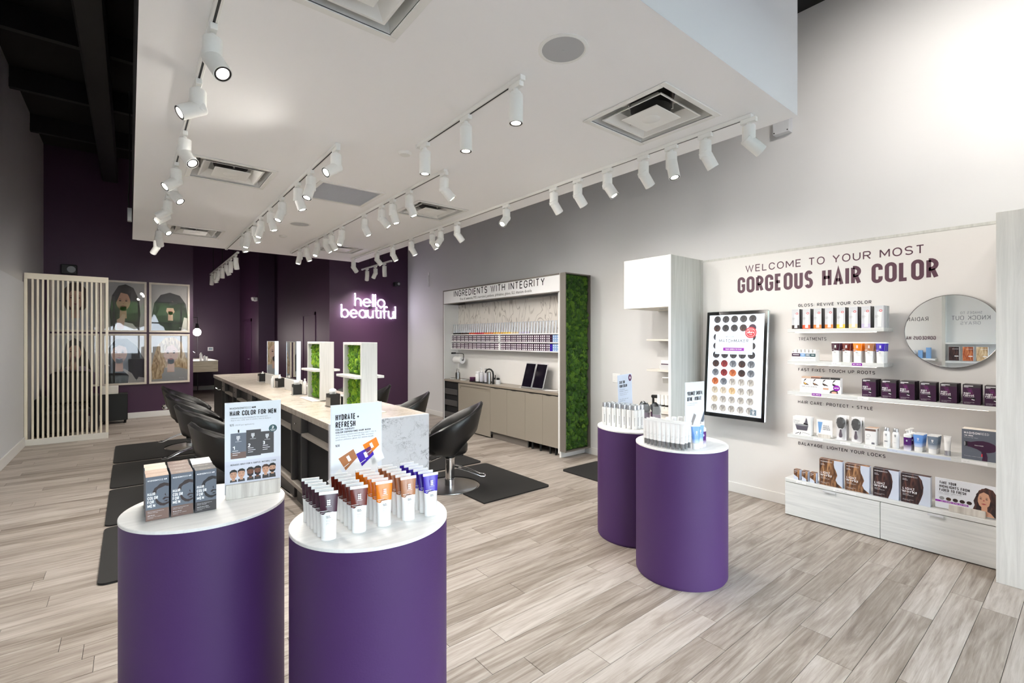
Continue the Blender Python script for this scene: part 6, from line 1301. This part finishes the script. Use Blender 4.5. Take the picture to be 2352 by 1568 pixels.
# ================================================================== slatted screen and shampoo corner
t = thing('slat_screen', 'tall cream screen of upright slats beside the grey wall', 'screen', (XL + .014, 10.05, 0)); SWD = .958
MB().box(0, SWD, 0, .045, 0, .095, b=.003).build('bottom_rail', 'bone', t); MB().box(0, SWD, 0, .045, 2.50, 2.588, b=.003).build('top_rail', 'cream', t)
for x in (0, SWD - .035): MB().box(x, x + .035, 0, .045, .0955, 2.4995, b=.002).build('stile', 'cream', t)
sl = MB().box(-.0122, .0122, .008, .036, .0955, 2.4995, b=.002).mesh('slat', ['cream'])
for k in range(15): o = bpy.data.objects.new('slat', sl); COL.objects.link(o); o.parent = t; o.location = (.035 + (SWD - .07) * (k + 1) / 16, 0, 0)
def shampoo(x, y, lab):
    t = thing('shampoo_chair', lab, 'chair', (x, y, 0), R(-90), 'black shampoo chairs')
    MB().box(-.3, .3, -.30, .30, .30, .46, b=.05).build('seat', 'leather', t); m = MB(); m.T = Matrix.Translation((-.30, 0, .42)) @ Matrix.Rotation(R(-18), 4, 'Y'); m.box(-.07, .07, -.28, .28, 0, .62, b=.05); m.build('backrest', 'leather', t)
    for s in (-1, 1): MB().box(-.32, .25, s * .34 - .05, s * .34 + .05, .0, .62, b=.02).build('armrest', 'black', t)
    m = MB(); m.T = Matrix.Translation((.3, 0, .36)) @ Matrix.Rotation(R(55), 4, 'Y'); m.box(0, .35, -.25, .25, -.05, .05, b=.03); m.build('leg_rest', 'leather', t)
    MB().lathe([(0, .66), (.14, .66), (.22, .72), (.26, .84), (.24, .84), (.20, .74), (.12, .69), (0, .69)], (-.62, 0, 0), n=28).build('basin', 'black_gloss', t); MB().box(-.82, -.45, -.2, .2, 0, .66, b=.03).build('pedestal', 'black', t)
shampoo(-.82, 11.12, 'black shampoo chair behind the slatted screen')
t = thing('towel_cart', 'low cart with white top behind the slats', 'cart', (-.22, 11.80, 0), R(0)); MB().box(-.2, .05, -.15, .15, .562, .70, b=.004).build('white_box', 'bone', t); MB().box(-.19, .19, -.17, .17, .06, .56, b=.01).build('body', 'black', t); [MB().lathe([(0, 0), (.02, .005), (.02, .035), (0, .04)], (a, b, .0), n=12).rod((a, b, .035), (a, b, .062), .008).build('caster', 'black', t) for a in (-.15, .15) for b in (-.12, .12)]
# ================================================================== framed portraits
FWD, FHT = .69, 1.022
def ellp(cx, cz, rx, rz, n=26, chin=0.0):
    out = []
    for k in range(n):
        a = 6.28319 * k / n; s = math.sin(a); q = rx * (1 - chin * max(0, -s) ** 2); out.append((cx + q * math.cos(a), cz + rz * s))
    return out
def portrait(x0, z0, lab, hair, skin, shirt, hp, face_c, fr, shp, front=None, extra=None, bg='art_bg', lips=True):
    t = thing('framed_portrait', lab, 'picture', (x0, YA - .001, z0), 0, 'framed portraits on the purple wall'); b = .038; d = .035
    MB().box(0, FWD, -d, 0, 0, b, b=.002).build('frame_bottom', 'frame_wood', t); MB().box(0, FWD, -d, 0, FHT - b, FHT, b=.002).build('frame_top', 'frame_wood', t); MB().box(0, b, -d, 0, b, FHT - b, b=.002).build('frame_side', 'frame_wood', t); MB().box(FWD - b, FWD, -d, 0, b, FHT - b, b=.002).build('frame_side', 'frame_wood', t)
    pr = MB().box(b, FWD - b, -.012, -.006, b, FHT - b).build('backdrop_print', bg, t); W_, H_ = FWD - 2 * b, FHT - 2 * b
    def P_(pts): return [(b + min(max(px, 0), 1) * W_, b + min(max(pz, 0), 1) * H_) for px, pz in pts]
    def L(nm, mat, polys, y):
        m = MB()
        for q in polys: m.flat(P_(q), y)
        m.build(nm, mat, pr)
    L('hair_print', hair, hp, -.0125); L('shirt_print', shirt, shp, -.0131); cx, cz = face_c; rx, rz = fr
    L('skin_print', skin, [[(cx - rx * .5, cz - rz * 1.75), (cx + rx * .5, cz - rz * 1.75), (cx + rx * .45, cz - rz * .5), (cx - rx * .45, cz - rz * .5)], ellp(cx, cz, rx, rz, chin=.25)], -.0137)
    if front: L('fringe_print', hair, front, -.0145)
    if lips:
        L('feature_print', 'brow', [[(cx + s * rx * .45 - rx * .24, cz + rz * .24), (cx + s * rx * .45, cz + rz * .31), (cx + s * rx * .45 + rx * .24, cz + rz * .24), (cx + s * rx * .45, cz + rz * .26)] for s in (-1, 1)] + [ellp(cx + s * rx * .43, cz + rz * .10, rx * .17, rz * .06, 12) for s in (-1, 1)] + [[(cx - rx * .12, cz - rz * .22), (cx + rx * .14, cz - rz * .22), (cx + rx * .02, cz - rz * .19)]], -.0142)
        L('lip_print', 'lips', [[(cx - rx * .36, cz - rz * .45), (cx, cz - rz * .56), (cx + rx * .36, cz - rz * .45), (cx + rx * .1, cz - rz * .40), (cx - rx * .1, cz - rz * .40)]], -.0142)
    if extra: [L(*e) for e in extra]
    m = MB(); m.glyphs(stext('REAL', .022, .002, .10), b + W_ * .76, b + H_ * .05, -.0152); m.build('lettering', 'ink_white', pr)
    MB().box(b, FWD - b, -.024, -.021, b, FHT - b).build('glass_pane', 'picture_glass', t)
XA = (-1.152, -.422, .308); ZA = (.68, 1.735)
long_hair = [[(.15, .0), (.12, .4), (.18, .72), (.34, .93), (.52, .97), (.72, .90), (.86, .66), (.9, .35), (.86, 0)]]
portrait(XA[0], ZA[1], 'framed portrait of a brown-haired person, upper row behind the slats', 'hair_brown', 'skin', 'shirt_grey', [[(.22, .55), (.24, .8), (.4, .95), (.62, .95), (.78, .8), (.8, .5), (.7, .4), (.3, .4)]], (.5, .62), (.2, .22), [[(0, 0), (1, 0), (.95, .2), (.7, .3), (.3, .3), (.05, .2)]], [[(.29, .66), (.32, .84), (.5, .9), (.7, .82), (.72, .64), (.64, .77), (.42, .79)]])
portrait(XA[1], ZA[1], 'framed portrait of a long brown-haired person with hand at the chin', 'hair_dbrown', 'skin', 'bone', long_hair, (.46, .60), (.18, .2), [[(.2, 0), (.85, 0), (.7, .14), (.45, .18), (.28, .12)]], [[(.27, .55), (.28, .76), (.4, .86), (.6, .83), (.66, .6), (.58, .76), (.40, .79)]], [('hand_print', 'skin_l', [[(.30, .02), (.46, .02), (.50, .2), (.52, .33), (.44, .34), (.38, .26), (.30, .22)]], -.0149)])
portrait(XA[2], ZA[1], 'framed portrait dominated by dark wavy hair beside the passage corner', 'hair_black', 'skin_l', 'bone', [[(.0, .0), (.02, .35), (.08, .6), (.25, .78), (.5, .84), (.78, .78), (.95, .6), (1, .3), (.92, .1), (.8, .0)]], (.52, .5), (.14, .16), [[(.82, 0), (1, 0), (1, .28), (.9, .3)]], [[(.36, .3), (.36, .6), (.5, .68), (.66, .6), (.68, .3), (.6, .5), (.42, .5)]])
portrait(XA[0], ZA[0], 'framed portrait of a long dark-haired person in lilac behind the slats', 'hair_dbrown', 'skin', 'shirt_lilac', [[(.12, .1), (.2, .5), (.3, .85), (.48, .95), (.66, .86), (.82, .5), (.9, .15), (.7, .05)]], (.47, .66), (.17, .2), [[(0, 0), (1, 0), (1, .22), (.72, .38), (.3, .38), (0, .25)]], [[(.29, .66), (.32, .84), (.48, .9), (.64, .84), (.66, .62), (.58, .80), (.42, .80)]])
portrait(XA[1], ZA[0], 'framed portrait of a smiling black-haired person in a dark shirt', 'hair_black', 'skin', 'shirt_black', [[(.05, .45), (.1, .75), (.28, .93), (.55, .94), (.8, .78), (.92, .6), (1, .5), (1, .1), (.85, .12), (.8, .04), (.68, .2), (.5, .3), (.2, .3)]], (.36, .63), (.2, .22), [[(0, 0), (.58, 0), (.6, .16), (.45, .27), (.22, .34), (0, .40)]], [[(.14, .6), (.18, .82), (.36, .9), (.58, .82), (.62, .6), (.52, .76), (.36, .80), (.22, .74)]], [('smile_print', 'ink_white', [[(.28, .525), (.36, .50), (.44, .525), (.36, .515)]], -.0149)])
portrait(XA[2], ZA[0], 'framed portrait of a wavy blonde-haired person in a grey shirt', 'strand_blonde', 'skin_l', 'shirt_grey', [[(.02, .05), (.0, .3), (.06, .55), (.16, .78), (.36, .95), (.62, .97), (.84, .85), (.92, .6), (1, .45), (1, .25), (.75, .3), (.35, .3), (.3, .06)]], (.53, .6), (.2, .23), [[(.3, 0), (1, 0), (1, .2), (.8, .27), (.66, .24), (.5, .2), (.38, .25), (.28, .15)]], [[(.31, .5), (.30, .74), (.42, .88), (.62, .9), (.76, .78), (.76, .52), (.72, .70), (.58, .80), (.44, .76), (.36, .64)]])
# ================================================================== neon sign
t = thing('neon_sign', 'glowing white neon sign reading hello beautiful', 'neon sign', (0, YH, 0))
def lc_(c, x):
    """lower-case strokes: x-height 1, ascender 1.62"""
    A = lambda cx, cy, r_, a0, a1, ry=None: [(cx + r_ * math.cos(R(a0 + (a1 - a0) * k / 14)), cy + (ry or r_) * math.sin(R(a0 + (a1 - a0) * k / 14))) for k in range(15)]
    S = {'h': ([[(0, 1.62), (0, 0)], A(.4, .58, .4, 165, 0) + [(.8, 0)]], .8), 'e': ([[(.02, .52), (.98, .52)] + A(.5, .5, .49, 4, 318)], 1.0), 'l': ([[(0, 1.62), (0, 0)]], 0), 'o': ([A(.5, .5, .5, 90, 450)], 1.0), 'b': ([[(0, 1.62), (0, 0)], A(.5, .5, .5, 180, -180)], 1.0), 'a': ([A(.5, .5, .5, 0, 360), [(1.0, 1.0), (1.0, 0)]], 1.0), 'u': ([[(0, 1.0), (0, .42)] + A(.4, .42, .4, 180, 360) + [(.8, 1.0)], [(.8, .5), (.8, 0)]], .8), 't': ([[(.25, 1.4), (.25, .28)] + A(.5, .28, .25, 180, 300), [(0, 1.0), (.6, 1.0)]], .6), 'i': ([[(0, 1.0), (0, 0)], [(0, 1.30), (0, 1.38)]], 0), 'f': ([A(.5, 1.3, .27, 40, 180) + [(.23, 0)], [(0, .95), (.55, .95)]], .58)}[c]
    return [[(x + a, b) for a, b in p] for p in S[0]], S[1]
def neon(word, x0, x1, zb, xh):
    W0 = sum(lc_(c, 0)[1] for c in word) + .34 * (len(word) - 1); k = (x1 - x0) / W0; x = 0
    for c in word:
        ps, w = lc_(c, x); m = MB(); bk = MB()
        for p in ps: m.tube([(x0 + a * k, -.045, zb + b * xh) for a, b in p], .0108, 8); bk.tube([(x0 + a * k, -.018, zb + b * xh) for a, b in p], .02, 6)
        for p in ps[:1]: m.rod((x0 + p[0][0] * k, -.045, zb + p[0][1] * xh), (x0 + p[0][0] * k, -.002, zb + p[0][1] * xh), .006, 6)
        o = m.build('neon_letter', 'neon', t); bk.build('backing_channel', 'acrylic', o); x += w + .34
neon('hello', 3.745, 4.41, 2.303, .165); neon('beautiful', 3.455, 4.665, 2.055, .165)
MB().box(4.05, 4.13, -.018, -.001, 2.27, 2.30).build('power_box', 'black', t)
# ================================================================== back passage
t = thing('wash_vanity', 'floating pale wood vanity in the back passage', 'vanity', (0, 0, 0)); MB().box(1.061, 1.90, 15.3, 17.62, .70, .985, b=.003).build('cabinet', 'vanity_wood', t); MB().box(1.061, 1.905, 15.295, 17.62, .986, 1.005, b=.003).build('vanity_top', 'bone', t); MB().tube([(1.25, 16.4, 1.005), (1.25, 16.4, 1.18), (1.30, 16.4, 1.24), (1.42, 16.4, 1.24), (1.47, 16.4, 1.20)], .012).build('tap', 'chrome', t); MB().lathe([(.16, .001), (.19, .003), (.19, .0), (.15, 0)], (1.5, 16.4, 1.0055), n=28).build('basin_ring', 'white_gloss', t)
for k, (x, y, h) in enumerate(((1.52, 15.5, .22), (1.60, 15.45, .14), (1.66, 15.6, .13))): bottle('lotion_bottle', ('tall', 'short', 'dark based')[k] + ' white lotion bottle on the floating vanity', (x, y, 1.0055), .035, h, 'white', 'white' if k < 2 else 'black', .5, 'lotion bottles on the vanity')
t = thing('wall_sconce', 'bare bulb sconce on a black bracket over the vanity', 'lamp', (1.06, 15.9, 0)); MB().box(0, .012, -.06, .06, 1.95, 2.3, b=.003).tube([(.01, 0, 2.2), (.42, 0, 2.2), (.42, 0, 2.02)], .009).tube([(.01, 0, 2.02), (.40, 0, 2.02)], .006).build('bracket', 'black', t); MB().lathe([(.02, 0), (.03, -.01), (.05, -.13), (.045, -.14), (0, -.14)], (.41, 0, 2.03), n=20).build('socket', 'black', t); MB().lathe([(.035, 0), (.085, -.05), (.10, -.11), (.085, -.17), (.04, -.205), (0, -.21)], (.41, 0, 1.895), n=24).build('bulb', 'bulb', t)
bl_ = bpy.data.lights.new('bulb_glow', 'POINT'); bl_.energy = 22; bl_.color = (1, .93, .86); bl_.shadow_soft_size = .1; bo = bpy.data.objects.new('bulb_glow', bl_); COL.objects.link(bo); bo.location = (.41, 0, 1.62); bo.parent = t
struct(MB().box(1.64, 1.66, YB - .03, YB, 0, 2.6).build('trim_1', 'plum_dark'))
t = thing('thermostat', 'white wall thermostat with dark display in the passage', 'thermostat', (1.99, YB, 1.28)); MB().box(-.075, .075, -.025, 0, -.06, .06, b=.005).build('case', 'white', t); MB().rect(-.05, .05, -.03, .035, -.0255).build('display', 'black_gloss', t)
t = thing('emergency_light', 'white twin-head emergency light high on the passage wall', 'emergency light', (2.81, 15.05, 2.72), R(-90)); MB().box(-.12, .12, -.06, 0, -.05, .05, b=.008).build('case', 'white', t); [MB().rod((s * .06, -.06, .02), (s * .08, -.12, .0), .045, 16, r2=.055).build('lamp_head', 'white_gloss', t) for s in (-1, 1)]
def box_speaker(lab, x, y, z, s=.1): t = thing('wall_speaker', lab, 'speaker', (x, y, z)); MB().box(-s, s, -.14, 0, -s * .8, s * .8, b=.01).build('case', 'black', t); MB().lathe([(0, .0), (s * .5, .0), (s * .55, .006), (s * .3, .01), (0, .008)], n=20).build('cone', 'mid_grey', t, (s * .3, -.141, 0), rot=(R(90), 0, 0))
x, z = WY(160, 620, YA); box_speaker('black wall speaker above the slatted screen', x, YA, z, .11); x, z = WY(908, 653, YH); box_speaker('black wall speaker above the neon sign', x, YH, z, .055)
x, z = WY(380, 934, YA); t = thing('round_outlet', 'round chrome wall plate above the baseboard', 'outlet', (x, YA, z)); MB().lathe([(0, 0), (.06, 0), (.062, .01), (.045, .018), (.03, .012), (0, .012)], n=28).build('plate', 'chrome', t, rot=(R(90), 0, 0)); MB().rod((0, -.012, -.01), (0, -.03, -.01), .016).build('plug', 'steel', t)
MB().box(XW - .01, XW, 9.0, 9.06, 2.95, 3.02).tube([(XW - .012, 9.03, 2.96), (XW - .02, 9.02, 2.85), (XW - .03, 8.98, 2.72)], .008).tube([(XW - .012, 9.05, 2.96), (XW - .02, 9.05, 2.84), (XW - .03, 9.02, 2.7)], .008).build('cable_stub', 'white')
tag(bpy.data.objects['cable_stub'], 'white cables hanging from the grey wall near the corner', 'cable')
